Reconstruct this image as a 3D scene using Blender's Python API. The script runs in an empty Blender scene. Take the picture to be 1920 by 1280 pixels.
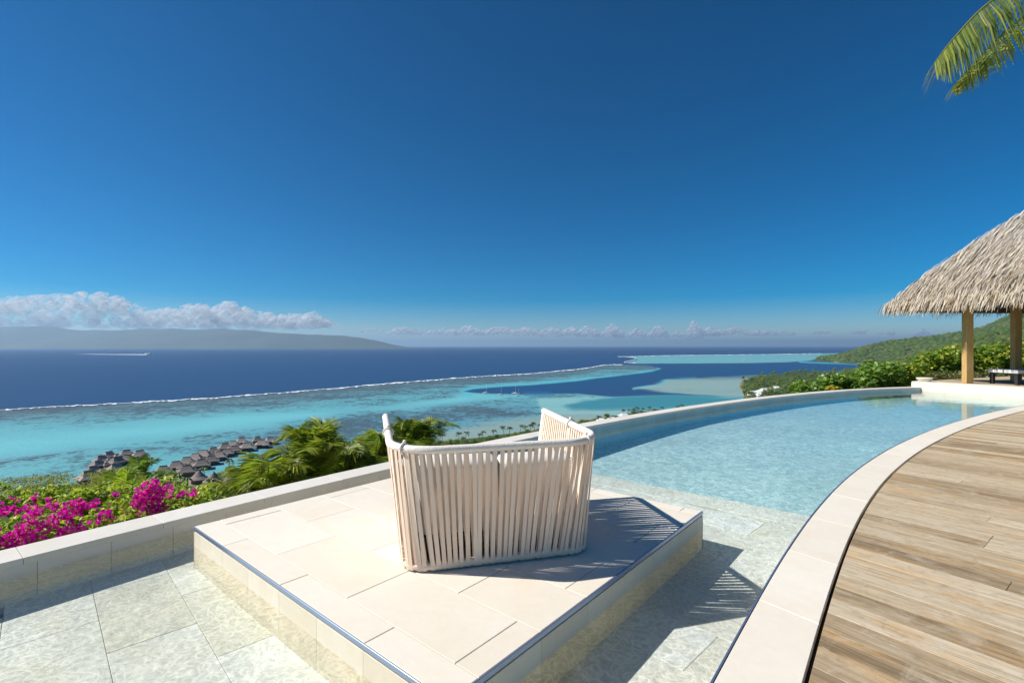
import bpy, bmesh, math, random
import numpy as np
from mathutils import Vector, Matrix

random.seed(7)
RNG = np.random.default_rng(7)
SC = bpy.context.scene
COL = SC.collection
H = 1.25            # camera height above the stone platform (z = 0), metres
F = 915.0           # focal length in photograph pixels (1920 wide)
HOR = 648.0         # horizon row
SEA = H - 80.0      # sea level

# ------------------------------------------------------------------ camera
cam_d = bpy.data.cameras.new('camera')
cam_d.sensor_width = 36.0
cam_d.lens = F / 1920 * 36
cam_d.shift_y = (HOR - 640) / 1920
cam_d.clip_start = 0.05
cam_d.clip_end = 400000
cam = bpy.data.objects.new('camera', cam_d)
COL.objects.link(cam)
cam.location = (0, 0, H)
cam.rotation_euler = (math.radians(90), 0, 0)
SC.camera = cam

# ------------------------------------------------------------------ sky and sun
SUN_DIR = Vector((1.078, -0.05, -1.0)).normalized()      # the way the light travels
SUN_EL = math.asin(-SUN_DIR.z)
world = bpy.data.worlds.new('World')
SC.world = world
world.use_nodes = True
wn = world.node_tree
bg = wn.nodes['Background']
sky = wn.nodes.new('ShaderNodeTexSky')
sky.sky_type = 'NISHITA'
sky.sun_disc = False
sky.sun_elevation = SUN_EL
sky.sun_rotation = math.radians(-93)
sky.altitude = 300
sky.air_density = 0.85
sky.dust_density = 0.0
sky.ozone_density = 5.0
hs = wn.nodes.new('ShaderNodeHueSaturation')
hs.inputs['Saturation'].default_value = 1.62
hs.inputs['Value'].default_value = 0.66
hs.inputs['Hue'].default_value = 0.495
gm = wn.nodes.new('ShaderNodeGamma')
gm.inputs['Gamma'].default_value = 1.15
wn.links.new(sky.outputs[0], gm.inputs[0])
wn.links.new(gm.outputs[0], hs.inputs['Color'])
wn.links.new(hs.outputs[0], bg.inputs[0])
bg.inputs[1].default_value = 0.05

sun_d = bpy.data.lights.new('sun', 'SUN')
sun_d.energy = 3.2
sun_d.angle = math.radians(0.55)
sun_d.color = (1.0, 0.965, 0.90)
sun = bpy.data.objects.new('sun', sun_d)
COL.objects.link(sun)
sun.rotation_euler = SUN_DIR.to_track_quat('-Z', 'Y').to_euler()
sun.location = (-30, 5, 40)

SC.view_settings.view_transform = 'Standard'
SC.view_settings.look = 'None'
SC.view_settings.exposure = 1.02
SC.view_settings.gamma = 1.0
SC.cycles.use_denoising = True
SC.cycles.max_bounces = 8
SC.cycles.transparent_max_bounces = 64
SC.cycles.volume_bounces = 0
SC.cycles.sample_clamp_indirect = 6.0

# ------------------------------------------------------------------ helpers
def at(u, v, z=0.0):
    """Point of the horizontal plane at height z (metres) seen at photograph pixel u, v."""
    d = (H - z) * F / (v - HOR)
    return Vector(((u - 960) / F * d, d, z))

def far(u, v, Y):
    """Point at depth Y (metres) seen at photograph pixel u, v."""
    return Vector(((u - 960) / F * Y, Y, H - (v - HOR) / F * Y))

def tag(o, label=None, cat=None, group=None, kind=None):
    if label: o['label'] = label
    if cat: o['category'] = cat
    if group: o['group'] = group
    if kind: o['kind'] = kind
    return o

def thing(name, loc, label, cat, group=None):
    o = bpy.data.objects.new(name, None)
    o.empty_display_size = 0.2
    COL.objects.link(o)
    o.location = loc
    return tag(o, label, cat, group)

def off(parent):
    p = Vector((0, 0, 0))
    while parent is not None:
        p = p + parent.location
        parent = parent.parent
    return p

def link(name, me, mat, parent=None, smooth=False):
    o = bpy.data.objects.new(name, me)
    COL.objects.link(o)
    if mat is not None and not me.materials:
        me.materials.append(mat)
    if parent is not None:
        o.parent = parent
    if smooth:
        me.polygons.foreach_set('use_smooth', np.ones(len(me.polygons), dtype=bool))
    return o

def mesh(name, V, Fc, tint=None):
    """Mesh from vertices and faces (numpy arrays of one face size, or lists)."""
    me = bpy.data.meshes.new(name)
    if isinstance(Fc, np.ndarray):
        V = np.asarray(V, dtype=np.float32)
        n, k = Fc.shape
        me.vertices.add(len(V)); me.vertices.foreach_set('co', V.ravel())
        me.loops.add(n * k); me.loops.foreach_set('vertex_index', Fc.ravel().astype(np.int32))
        me.polygons.add(n)
        me.polygons.foreach_set('loop_start', np.arange(0, n * k, k, dtype=np.int32))
        me.update(calc_edges=True)
    else:
        me.from_pydata([tuple(v) for v in V], [], Fc)
    if tint is not None:
        tint = np.asarray(tint, dtype=np.float32)
        if tint.ndim == 1:
            tint = np.stack([tint] * 3, 1)
        if tint.shape[1] == 3:
            tint = np.concatenate([tint, np.ones((len(tint), 1), np.float32)], 1)
        a = me.attributes.new('tint', 'FLOAT_COLOR', 'POINT')
        a.data.foreach_set('color', tint.ravel())
    return me

def build(name, V, Fc, mat, parent=None, smooth=False, tint=None):
    """World-space geometry linked as one mesh object under its parent."""
    V = np.asarray([tuple(v) for v in V] if not isinstance(V, np.ndarray) else V, dtype=np.float64)
    o = off(parent)
    return link(name, mesh(name, V - np.array(o), Fc, tint), mat, parent, smooth)

def inset(poly, d):
    n = len(poly); out = []
    area = sum(poly[i][0] * poly[(i + 1) % n][1] - poly[(i + 1) % n][0] * poly[i][1] for i in range(n))
    sg = 1 if area > 0 else -1
    for i in range(n):
        p0 = Vector(poly[i - 1][:2]); p1 = Vector(poly[i][:2]); p2 = Vector(poly[(i + 1) % n][:2])
        a = (p1 - p0).normalized(); b = (p2 - p1).normalized()
        na = Vector((-a.y, a.x)) * sg; nb = Vector((-b.y, b.x)) * sg
        m = na + nb
        m = m / max(0.3, m.length_squared) * 2
        out.append((p1.x + m.x * d, p1.y + m.y * d))
    return out

def slab(name, poly, z0, z1, mat, parent=None, gap=0.0015, ch=0.003):
    """A stone or board of any outline with chamfered upper edges."""
    p = inset(poly, gap)
    q = inset(p, ch)
    n = len(p)
    if sum(p[i][0] * p[(i + 1) % n][1] - p[(i + 1) % n][0] * p[i][1] for i in range(n)) < 0:
        p = p[::-1]; q = q[::-1]
    V = [(x, y, z0) for x, y in p] + [(x, y, z1 - ch) for x, y in p] + [(x, y, z1) for x, y in q]
    fc = [list(range(n))[::-1], [2 * n + i for i in range(n)]]
    for i in range(n):
        j = (i + 1) % n
        fc.append([i, j, n + j, n + i])
        fc.append([n + i, n + j, 2 * n + j, 2 * n + i])
    return build(name, V, fc, mat, parent)

def tube(pts, rad, seg=8, cap=True):
    """Vertices and faces of a tube along a polyline (rad: number or list)."""
    pts = [Vector(p) for p in pts]
    n = len(pts); V = []; fc = []
    up = Vector((0, 0, 1))
    prev = None
    for i, p in enumerate(pts):
        t = (pts[min(i + 1, n - 1)] - pts[max(i - 1, 0)]).normalized()
        if prev is None:
            a = t.cross(up)
            if a.length < 1e-3: a = t.cross(Vector((1, 0, 0)))
        else:
            a = prev - t * prev.dot(t)
        a.normalize(); b = t.cross(a); prev = a
        r = rad[i] if isinstance(rad, (list, tuple)) else rad
        for k in range(seg):
            w = 2 * math.pi * k / seg
            V.append(p + a * (r * math.cos(w)) + b * (r * math.sin(w)))
    for i in range(n - 1):
        for k in range(seg):
            k2 = (k + 1) % seg
            fc.append([i * seg + k, i * seg + k2, (i + 1) * seg + k2, (i + 1) * seg + k])
    if cap:
        fc.append(list(range(seg))[::-1]); fc.append([(n - 1) * seg + k for k in range(seg)])
    return V, fc

def join(*parts):
    V = []; fc = []
    for v, f in parts:
        o = len(V); V += list(v); fc += [[i + o for i in x] for x in f]
    return V, fc

def boxvf(c, s, M=None):
    V = [Vector((c[0] + sx * s[0] / 2, c[1] + sy * s[1] / 2, c[2] + sz * s[2] / 2)) for sz in (-1, 1) for sy in (-1, 1) for sx in (-1, 1)]
    if M is not None: V = [M @ v for v in V]
    return V, [[0, 2, 3, 1], [4, 5, 7, 6], [0, 1, 5, 4], [2, 6, 7, 3], [0, 4, 6, 2], [1, 3, 7, 5]]

def noise3(P, seed=0):
    """Smooth value noise in [0, 1] for an (n, 3) array."""
    P = np.asarray(P, dtype=np.float64)
    i = np.floor(P).astype(np.int64); f = P - i; f = f * f * (3 - 2 * f)
    def h(a):
        n = (a[:, 0] * 374761393 + a[:, 1] * 668265263 + a[:, 2] * 2147483647 + seed * 1274126177) & 0xffffffff
        n = ((n ^ (n >> 13)) * 1274126177) & 0xffffffff
        return ((n ^ (n >> 16)) & 0xffff) / 65535.0
    r = 0
    for dx in (0, 1):
        for dy in (0, 1):
            for dz in (0, 1):
                w = (f[:, 0] if dx else 1 - f[:, 0]) * (f[:, 1] if dy else 1 - f[:, 1]) * (f[:, 2] if dz else 1 - f[:, 2])
                r = r + w * h(i + np.array([dx, dy, dz]))
    return r

def fbm(P, o=4, seed=0):
    r = 0; a = 0.5
    for k in range(o):
        r = r + a * noise3(P * 2 ** k, seed + k); a *= 0.5
    return r / (1 - 0.5 ** o)

def resample(pts, n):
    P = np.array([tuple(p)[:2] for p in pts], float)
    d = np.r_[0, np.cumsum(np.hypot(*np.diff(P, axis=0).T))]
    s = np.linspace(0, d[-1], n)
    return np.stack([np.interp(s, d, P[:, 0]), np.interp(s, d, P[:, 1])], 1)

def catmull(pts, per=8):
    P = [Vector(p) for p in pts]
    P = [P[0] * 2 - P[1]] + P + [P[-1] * 2 - P[-2]]
    out = []
    for i in range(1, len(P) - 2):
        for k in range(per):
            t = k / per
            a, b, c, d = P[i - 1], P[i], P[i + 1], P[i + 2]
            out.append(0.5 * ((2 * b) + (c - a) * t + (2 * a - 5 * b + 4 * c - d) * t * t + (3 * b - a - 3 * c + d) * t ** 3))
    out.append(P[-2])
    return out

# ------------------------------------------------------------------ materials
class NT:
    """Small wrapper that makes node graphs readable."""
    def __init__(self, name):
        self.m = bpy.data.materials.new(name); self.m.use_nodes = True
        self.t = self.m.node_tree; self.t.nodes.clear()
        self.out = self.t.nodes.new('ShaderNodeOutputMaterial')
    def n(self, kind, ins=None, **kw):
        x = self.t.nodes.new('ShaderNode' + kind)
        for k, v in kw.items(): setattr(x, k, v)
        for k, v in (ins or {}).items(): self.set(x.inputs[k], v)
        return x
    def set(self, sock, v):
        if isinstance(v, bpy.types.NodeSocket): self.t.links.new(v, sock)
        elif isinstance(v, bpy.types.Node): self.t.links.new(v.outputs[0], sock)
        else:
            if sock.type == 'RGBA' and len(v) == 3: v = (*v, 1)
            sock.default_value = v
    def mix(self, f, a, b, mode='MIX'):
        x = self.t.nodes.new('ShaderNodeMix'); x.data_type = 'RGBA'; x.blend_type = mode
        self.set(x.inputs[0], f); self.set(x.inputs[6], a); self.set(x.inputs[7], b)
        return x.outputs[2]
    def math(self, op, a, b=0.0, c=0.0, clamp=False):
        x = self.t.nodes.new('ShaderNodeMath'); x.operation = op; x.use_clamp = clamp
        self.set(x.inputs[0], a); self.set(x.inputs[1], b); self.set(x.inputs[2], c)
        return x.outputs[0]
    def ramp(self, f, stops):
        x = self.t.nodes.new('ShaderNodeValToRGB')
        while len(x.color_ramp.elements) < len(stops): x.color_ramp.elements.new(0.5)
        for e, (p, c) in zip(x.color_ramp.elements, stops):
            e.position = p; e.color = (*c, 1) if len(c) == 3 else c
        self.set(x.inputs[0], f)
        return x.outputs[0]
    def coord(self, which='Object'):
        return self.n('TexCoord').outputs[which]
    def noise(self, co, scale, detail=4, rough=0.55, dist=0.0):
        return self.n('TexNoise', {'Vector': co, 'Scale': scale, 'Detail': detail, 'Roughness': rough, 'Distortion': dist}).outputs[0]
    def mapped(self, co, scale=(1, 1, 1), rot=(0, 0, 0)):
        return self.n('Mapping', {'Vector': co, 'Scale': scale, 'Rotation': rot}).outputs[0]
    def rand(self):
        return self.n('ObjectInfo').outputs['Random']
    def bump(self, h, strength=0.2, dist=0.01):
        return self.n('Bump', {'Height': h, 'Strength': strength, 'Distance': dist}).outputs[0]
    def pbr(self, col, rough=0.6, normal=None, spec=0.4, metal=0.0, **extra):
        ins = {'Base Color': col, 'Roughness': rough, 'Specular IOR Level': spec, 'Metallic': metal}
        if normal is not None: ins['Normal'] = normal
        ins.update(extra)
        p = self.n('BsdfPrincipled', ins)
        self.t.links.new(p.outputs[0], self.out.inputs[0])
        return self.m
    def surf(self, s):
        self.set(self.out.inputs[0], s)
        return self.m

def stone(name, a, b, c, vary=0.5, rough=0.62, scale=2.2, bump=0.12):
    """Sawn limestone: soft mottling, veins, a shade of its own for each slab."""
    k = NT(name); co = k.coord('Object'); r = k.rand()
    sh = k.n('VectorMath', {0: co, 1: k.n('CombineXYZ', {0: k.math('MULTIPLY', r, 37.0), 1: k.math('MULTIPLY', r, 91.0)}).outputs[0]}, operation='ADD').outputs[0]
    n1 = k.noise(sh, scale, 5, 0.6, 0.8); n2 = k.noise(sh, scale * 9, 4, 0.6); n3 = k.noise(sh, scale * 60, 3, 0.6)
    f = k.math('ADD', k.math('MULTIPLY', r, vary), k.math('MULTIPLY', n1, 1 - vary))
    col = k.ramp(f, [(0.2, a), (0.5, b), (0.8, c)])
    col = k.mix(k.math('MULTIPLY', k.math('SUBTRACT', n2, 0.35, clamp=True), 0.35), col, tuple(x * 0.72 for x in a))
    ns = k.noise(sh, 1.25, 5, 0.65, 1.2); npx = k.noise(sh, scale * 22, 4, 0.7)
    col = k.mix(k.math('MULTIPLY', k.math('MULTIPLY', k.math('SUBTRACT', ns, 0.50, clamp=True), 6.0, clamp=True), 0.30), col, (a[0] * .97, a[1] * .90, a[2] * .76))
    col = k.mix(k.math('MULTIPLY', k.math('MULTIPLY', k.math('SUBTRACT', npx, 0.60, clamp=True), 7.0, clamp=True), 0.22), col, tuple(x * .6 for x in a))
    col = k.mix(k.math('MULTIPLY', k.math('GREATER_THAN', n3, 0.70), 0.15), col, (0.25, 0.19, 0.12))
    return k.pbr(col, rough, k.bump(k.math('ADD', n3, n2), bump, 0.004), 0.35)

M = {}
M['stone'] = stone('limestone', (0.70, 0.625, 0.515), (0.735, 0.67, 0.565), (0.765, 0.71, 0.615), 0.35)
M['wall_stone'] = stone('parapet_stone', (0.62, 0.58, 0.51), (0.66, 0.62, 0.55), (0.70, 0.66, 0.60), 0.4)
M['floor_stone'] = stone('pool_floor_stone', (0.71, 0.645, 0.51), (0.77, 0.725, 0.615), (0.84, 0.82, 0.755), 0.55, 0.6, 3.0)
M['painted_reflection'] = stone('stone_painted_reflection', (0.27, 0.41, 0.48), (0.31, 0.46, 0.53), (0.36, 0.51, 0.57), 0.4, 0.4)  # teal of reflected water painted into the deep-end facing stones
M['face_stone'] = stone('side_stone', (0.66, 0.58, 0.44), (0.71, 0.63, 0.49), (0.75, 0.68, 0.55))

k = NT('mosaic_tile'); co = k.coord()
v = k.n('TexVoronoi', {'Vector': co, 'Scale': 16.0}); n1 = k.noise(co, 1.4, 4)
col = k.mix(k.n('SeparateColor', {0: v.outputs['Color']}).outputs[0], (0.50, 0.60, 0.58), (0.86, 0.88, 0.80))
col = k.mix(k.math('MULTIPLY', n1, 0.3), col, (0.60, 0.68, 0.64))
M['mosaic'] = k.pbr(col, 0.5)

k = NT('grout'); M['grout'] = k.pbr((0.30, 0.26, 0.20), 0.9)
k = NT('concrete'); co = k.coord(); M['concrete'] = k.pbr(k.ramp(k.noise(co, 1.5), [(0.3, (0.30, 0.28, 0.25)), (0.7, (0.42, 0.40, 0.36))]), 0.9)
k = NT('brushed_trim'); co = k.coord(); M['trim'] = k.pbr((0.30, 0.37, 0.52), 0.32, k.bump(k.noise(co, 120, 2), 0.08, 0.002), 0.5, 0.75)
k = NT('dark_gap'); M['gap'] = k.pbr((0.03, 0.022, 0.016), 0.9)

# weathered hardwood boards: grain along the boards, silvering, orange patches
PL_E = Vector((-0.596, 0.803, 0)).normalized()
def timber(name, ang, dark, mid, pale, warm, warm_amt=0.5, sc=1.0):
    k = NT(name); co = k.coord(); r = k.rand()
    sh = k.n('VectorMath', {0: co, 1: k.n('CombineXYZ', {0: k.math('MULTIPLY', r, 53.0), 1: k.math('MULTIPLY', r, 17.0), 2: k.math('MULTIPLY', r, 7.0)}).outputs[0]}, operation='ADD').outputs[0]
    if ang is None:
        g1 = k.mapped(sh, (30 * sc, 30 * sc, 1.6 * sc)); g2 = k.mapped(sh, (120 * sc, 120 * sc, 5 * sc)); bl = k.mapped(sh, (5 * sc, 5 * sc, 1.2 * sc))
    else:
        rt = k.mapped(sh, (1, 1, 1), (0, 0, -ang))
        g1 = k.mapped(rt, (1.6 * sc, 26 * sc, 4)); g2 = k.mapped(rt, (5 * sc, 95 * sc, 20)); bl = k.mapped(rt, (1.5 * sc, 7 * sc, 2))
    a = k.noise(g1, 1.0, 5, 0.65, 0.6); b = k.noise(g2, 1.0, 4, 0.7); c = k.noise(bl, 1.0, 4, 0.6)
    col = k.ramp(k.math('ADD', k.math('MULTIPLY', a, 0.62), k.math('MULTIPLY', r, 0.36)), [(0.28, dark), (0.48, mid), (0.72, pale)])
    col = k.mix(k.math('MULTIPLY', k.math('MULTIPLY', k.math('SUBTRACT', c, 0.5, clamp=True), 4.0, clamp=True), warm_amt), col, warm)
    w1 = k.noise(sh, 4.5 * sc, 5, 0.7, 1.0); w2 = k.noise(sh, 14.0 * sc, 4, 0.7, 0.5)
    col = k.mix(k.math('MULTIPLY', k.math('MULTIPLY', k.math('SUBTRACT', w1, 0.5, clamp=True), 5.0, clamp=True), 0.5), col, tuple(x * 0.9 + 0.06 for x in pale))
    col = k.mix(k.math('MULTIPLY', k.math('MULTIPLY', k.math('SUBTRACT', w2, 0.52, clamp=True), 5.0, clamp=True), 0.35), col, tuple(x * 0.8 for x in dark))
    col = k.mix(k.math('MULTIPLY', k.math('MULTIPLY', k.math('SUBTRACT', b, 0.5, clamp=True), 3.0, clamp=True), 0.75), col, tuple(x * 0.42 for x in dark))
    return k.pbr(col, 0.75, k.bump(k.math('ADD', a, k.math('MULTIPLY', b, 0.8)), 0.45, 0.006), 0.25)
M['deck'] = timber('weathered_deck', math.atan2(PL_E.y, PL_E.x), (0.205, 0.142, 0.08), (0.42, 0.32, 0.20), (0.59, 0.50, 0.365), (0.53, 0.30, 0.095), 0.72)
M['post'] = timber('pine_post', None, (0.38, 0.225, 0.08), (0.50, 0.31, 0.115), (0.60, 0.40, 0.17), (0.55, 0.31, 0.09), 0.5)
M['dark_wood'] = timber('dark_timber', 0.3, (0.05, 0.032, 0.02), (0.09, 0.06, 0.04), (0.13, 0.09, 0.06), (0.12, 0.07, 0.03), 0.3)
M['jetty_wood'] = timber('jetty_timber', 0.3, (0.10, 0.085, 0.07), (0.17, 0.15, 0.13), (0.24, 0.21, 0.18), (0.18, 0.14, 0.1), 0.3, 0.2)

# woven straps and cushions
k = NT('woven_strap'); co = k.coord(); r = k.rand()
w = k.n('TexWave', {'Vector': co, 'Scale': 55.0, 'Distortion': 1.5}, bands_direction='Z').outputs[0]
col = k.mix(r, (0.85, 0.66, 0.50), (0.90, 0.74, 0.59))
col = k.mix(k.math('MULTIPLY', k.noise(co, 9), 0.25), col, (0.66, 0.50, 0.38))
M['strap'] = k.pbr(col, 0.85, k.bump(w, 0.25, 0.002), 0.2)
k = NT('wrapped_rope'); co = k.coord()
w = k.noise(co, 95, 2, 0.5, 0.4)
M['rope'] = k.pbr(k.mix(k.math('MULTIPLY', w, 0.5), (0.86, 0.785, 0.70), (0.70, 0.60, 0.50)), 0.85, k.bump(w, 0.6, 0.006), 0.2)
k = NT('cushion_cloth'); co = k.coord()
M['cushion'] = k.pbr(k.mix(k.noise(co, 6), (0.62, 0.60, 0.57), (0.74, 0.72, 0.68)), 0.95, k.bump(k.noise(co, 400, 2), 0.2, 0.002), 0.1)
k = NT('dark_metal'); M['dark_metal'] = k.pbr((0.025, 0.025, 0.028), 0.5)
k = NT('white_board'); co = k.coord(); M['white_board'] = k.pbr(k.mix(k.noise(co, 4), (0.60, 0.58, 0.55), (0.74, 0.72, 0.69)), 0.8)
k = NT('plaster_bowl'); co = k.coord(); M['bowl'] = k.pbr(k.mix(k.noise(co, 12), (0.66, 0.58, 0.47), (0.78, 0.71, 0.60)), 0.7)

def leafmat(name, sat=1.0, trans=0.46, gloss=0.04):
    """Leaves: colour from the plant itself (tint), light passing through the blade."""
    k = NT(name); t = k.n('Attribute', attribute_name='tint').outputs['Color']
    d = k.n('BsdfDiffuse', {'Color': t}); tr = k.n('BsdfTranslucent', {'Color': k.mix(0.5, t, (0.30, 0.42, 0.02), 'MIX')})
    g = k.n('BsdfGlossy', {'Color': (1, 1, 1), 'Roughness': 0.45})
    m1 = k.n('MixShader', {0: trans, 1: d.outputs[0], 2: tr.outputs[0]})
    fr = gloss * 0.6
    return k.surf(k.n('MixShader', {0: fr, 1: m1.outputs[0], 2: g.outputs[0]}))
M['leaf'] = leafmat('leaf')
k = NT('petal'); t = k.n('Attribute', attribute_name='tint').outputs['Color']
M['petal'] = k.surf(k.n('MixShader', {0: 0.35, 1: k.n('BsdfDiffuse', {'Color': t}).outputs[0], 2: k.n('BsdfTranslucent', {'Color': t}).outputs[0]}))
k = NT('bark'); co = k.coord(); M['bark'] = k.pbr(k.ramp(k.noise(k.mapped(co, (6, 6, 2)), 3), [(0.3, (0.09, 0.065, 0.045)), (0.7, (0.20, 0.155, 0.11))]), 0.9)
k = NT('thatch_straw'); t = k.n('Attribute', attribute_name='tint').outputs['Color']
M['thatch'] = k.pbr(t, 0.85, None, 0.2)
k = NT('far_thatch'); co = k.coord('Object'); r = k.rand()
nn = k.noise(k.mapped(co, (1.2, 1.2, 0.3)), 3.0, 5, 0.7)
M['far_thatch'] = k.pbr(k.ramp(k.math('ADD', k.math('MULTIPLY', nn, 0.7), k.math('MULTIPLY', r, 0.3)), [(0.3, (0.20, 0.165, 0.145)), (0.7, (0.42, 0.355, 0.315))]), 0.95, k.bump(nn, 0.6, 0.3), 0.1)
k = NT('far_wall'); M['far_wall'] = k.pbr((0.16, 0.11, 0.075), 0.9)
k = NT('white_paint'); M['white'] = k.pbr((0.78, 0.78, 0.76), 0.5)
k = NT('white_roof'); co = k.coord(); M['white_roof'] = k.pbr(k.mix(k.noise(co, 0.6), (0.62, 0.62, 0.62), (0.80, 0.80, 0.79)), 0.6)
k = NT('window_glass'); M['glass'] = k.pbr((0.03, 0.04, 0.05), 0.15)
k = NT('canopy'); t = k.n('Attribute', attribute_name='tint').outputs['Color']; co = k.coord()
nn = k.noise(co, 0.5, 5, 0.7)
M['canopy'] = k.pbr(k.mix(k.math('MULTIPLY', nn, 0.6), t, (0.025, 0.045, 0.012)), 0.9, k.bump(nn, 1.0, 1.5), 0.05)

# hillside soil and grass under the plants
k = NT('hillside'); co = k.coord()
n1 = k.noise(co, 0.02, 6, 0.65); n2 = k.noise(co, 0.3, 5, 0.7)
col = k.ramp(k.math('ADD', k.math('MULTIPLY', n1, 0.5), k.math('MULTIPLY', n2, 0.5)), [(0.3, (0.022, 0.045, 0.012)), (0.5, (0.05, 0.085, 0.022)), (0.65, (0.10, 0.12, 0.04)), (0.8, (0.16, 0.15, 0.07))])
sand = k.n('Attribute', attribute_name='tint').outputs['Color']
col = k.mix(k.n('SeparateColor', {0: sand}).outputs[0], col, k.mix(n2, (0.46, 0.38, 0.26), (0.62, 0.54, 0.40)))
M['hill'] = k.pbr(col, 0.95, k.bump(n2, 0.8, 1.0), 0.05)

# the sea: its own colour comes from the depth chart (tint), coral patches from noise
k = NT('sea_water'); co = k.coord()
at_ = k.n('Attribute', attribute_name='tint'); chart = at_.outputs['Color']; dens = at_.outputs['Alpha']
c1 = k.noise(co, 0.075, 6, 0.78, 0.4); c2 = k.noise(k.mapped(co, (1, 1.6, 1)), 0.011, 5, 0.65, 0.8); c3 = k.noise(co, 0.30, 4, 0.75)
cm = k.math('ADD', k.math('ADD', k.math('MULTIPLY', c1, 0.45), k.math('MULTIPLY', c2, 0.27)), k.math('MULTIPLY', c3, 0.28))
th = k.math('SUBTRACT', 0.575, k.math('MULTIPLY', dens, 0.15))
pm = k.math('MULTIPLY', k.math('SUBTRACT', cm, th), 14.0, clamp=True)
dark = k.mix(c2, (0.03, 0.075, 0.125), (0.085, 0.11, 0.12))
pm = k.math('MULTIPLY', pm, k.math('MULTIPLY', dens, 2.6, clamp=True))
col = k.mix(k.math('MULTIPLY', pm, 0.92), chart, dark)
sw = k.noise(k.mapped(co, (1, 3.5, 1), (0, 0, 0.25)), 0.004, 5, 0.7)
col = k.mix(k.math('MULTIPLY', k.math('SUBTRACT', sw, 0.4, clamp=True), 0.35), col, (0.03, 0.085, 0.18))
rip = k.noise(k.mapped(co, (1, 2.2, 1)), 0.22, 4, 0.7)
dif = k.n('BsdfDiffuse', {'Color': col, 'Normal': k.bump(rip, 0.35, 2.0)})
gl = k.n('BsdfGlossy', {'Roughness': 0.35, 'Normal': k.bump(rip, 0.5, 2.0)})
M['sea'] = k.surf(k.n('MixShader', {0: 0.05, 1: dif.outputs[0], 2: gl.outputs[0]}))
k = NT('surf_foam'); co = k.coord(); ta = k.n('Attribute', attribute_name='tint').outputs['Fac']
al = k.math('MULTIPLY', k.math('SUBTRACT', k.math('MULTIPLY', ta, 1.5), k.noise(co, 0.09, 5, 0.7)), 2.4, clamp=True)
M['foam'] = k.surf(k.n('MixShader', {0: al, 1: k.n('BsdfTransparent').outputs[0], 2: k.n('BsdfDiffuse', {'Color': (0.80, 0.84, 0.86)}).outputs[0]}))

# pool water: clear, mirrors by Fresnel, caustic light painted into its transmission colour
k = NT('pool_water'); co = k.coord()
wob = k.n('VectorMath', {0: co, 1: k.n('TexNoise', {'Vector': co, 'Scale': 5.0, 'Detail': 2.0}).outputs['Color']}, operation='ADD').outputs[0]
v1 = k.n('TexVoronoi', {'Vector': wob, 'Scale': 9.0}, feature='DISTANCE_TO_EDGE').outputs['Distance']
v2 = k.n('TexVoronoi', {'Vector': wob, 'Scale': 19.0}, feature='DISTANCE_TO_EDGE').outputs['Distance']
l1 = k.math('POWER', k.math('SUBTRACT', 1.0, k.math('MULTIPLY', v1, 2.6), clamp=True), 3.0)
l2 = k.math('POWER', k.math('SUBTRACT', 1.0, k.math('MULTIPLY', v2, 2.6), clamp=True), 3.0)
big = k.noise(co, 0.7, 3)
caustic_tint = k.math('ADD', 0.86, k.math('MULTIPLY', k.math('ADD', l1, k.math('MULTIPLY', l2, 0.6)), k.math('MULTIPLY', big, 0.52)))
tr = k.n('BsdfTransparent', {'Color': k.n('CombineColor', {0: caustic_tint, 1: caustic_tint, 2: caustic_tint}).outputs[0]})
hgt = k.math('ADD', k.noise(k.mapped(co, (1, 1.5, 1)), 2.2, 3, 0.5), k.math('MULTIPLY', k.noise(co, 9.0, 2, 0.5), 0.22))
nb = k.bump(hgt, 0.10, 0.05)
gl = k.n('BsdfGlossy', {'Roughness': 0.02, 'Normal': nb})
fr = k.n('Fresnel', {'IOR': 1.33, 'Normal': nb}).outputs[0]
k.surf(k.n('MixShader', {0: k.math('MULTIPLY', fr, 1.0), 1: tr.outputs[0], 2: gl.outputs[0]}))
va = k.n('VolumeAbsorption', {'Color': (0.05, 0.66, 0.82), 'Density': 0.27})
k.set(k.out.inputs['Volume'], va.outputs[0])
M['pool_water'] = k.m

# ------------------------------------------------------------------ terrace geometry (metres, from the plan of the pool)
PN = at(840, 1317); PLc = at(357, 988); PR = at(1318, 958)
ES = (PR - PN).normalized()                       # along the platform's right-hand edge, seawards
ET = Vector((-ES.y, ES.x, 0))                     # across, towards the parapet
def st(s, t, z=0.0):
    """Plan coordinates of the terrace in units of H, origin at the platform's near corner."""
    p = PN + ES * (s * H) + ET * (t * H)
    return Vector((p.x, p.y, z * H))
SIZE = 2.071
Z_WALL, Z_WATER, Z_COPE, Z_SHELF = -0.02 * H, -0.106 * H, -0.088 * H, -0.225 * H
Z_PAV = 0.114 * H

wall_px = [(1109.4, 798.7), (1218.7, 776.9), (1328, 761.2), (1401, 750.6), (1510, 738.6), (1620, 730.2), (1692.7, 726.9)]
wall_st = [(-3.4, 1.98), (-2.2, 2.14), (-0.73, 2.29), (0.5, 2.36), (1.6, 2.385), (2.9, 2.34)]
wall_in = [st(s, t) for s, t in wall_st] + [at(u, v, Z_WALL) for u, v in wall_px] + [Vector((10.15 * H, 12.02 * H, 0))]
wxy = np.array([(p.x, p.y) for p in wall_in])
dd = np.r_[0, np.cumsum(np.hypot(*np.diff(wxy, axis=0).T))]
cx = np.polyfit(dd, wxy[:, 0], 5); cy = np.polyfit(dd, wxy[:, 1], 5)
ss = np.linspace(0, dd[-1], 240)
WALL = resample(np.stack([np.polyval(cx, ss), np.polyval(cy, ss)], 1), 241)

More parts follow.
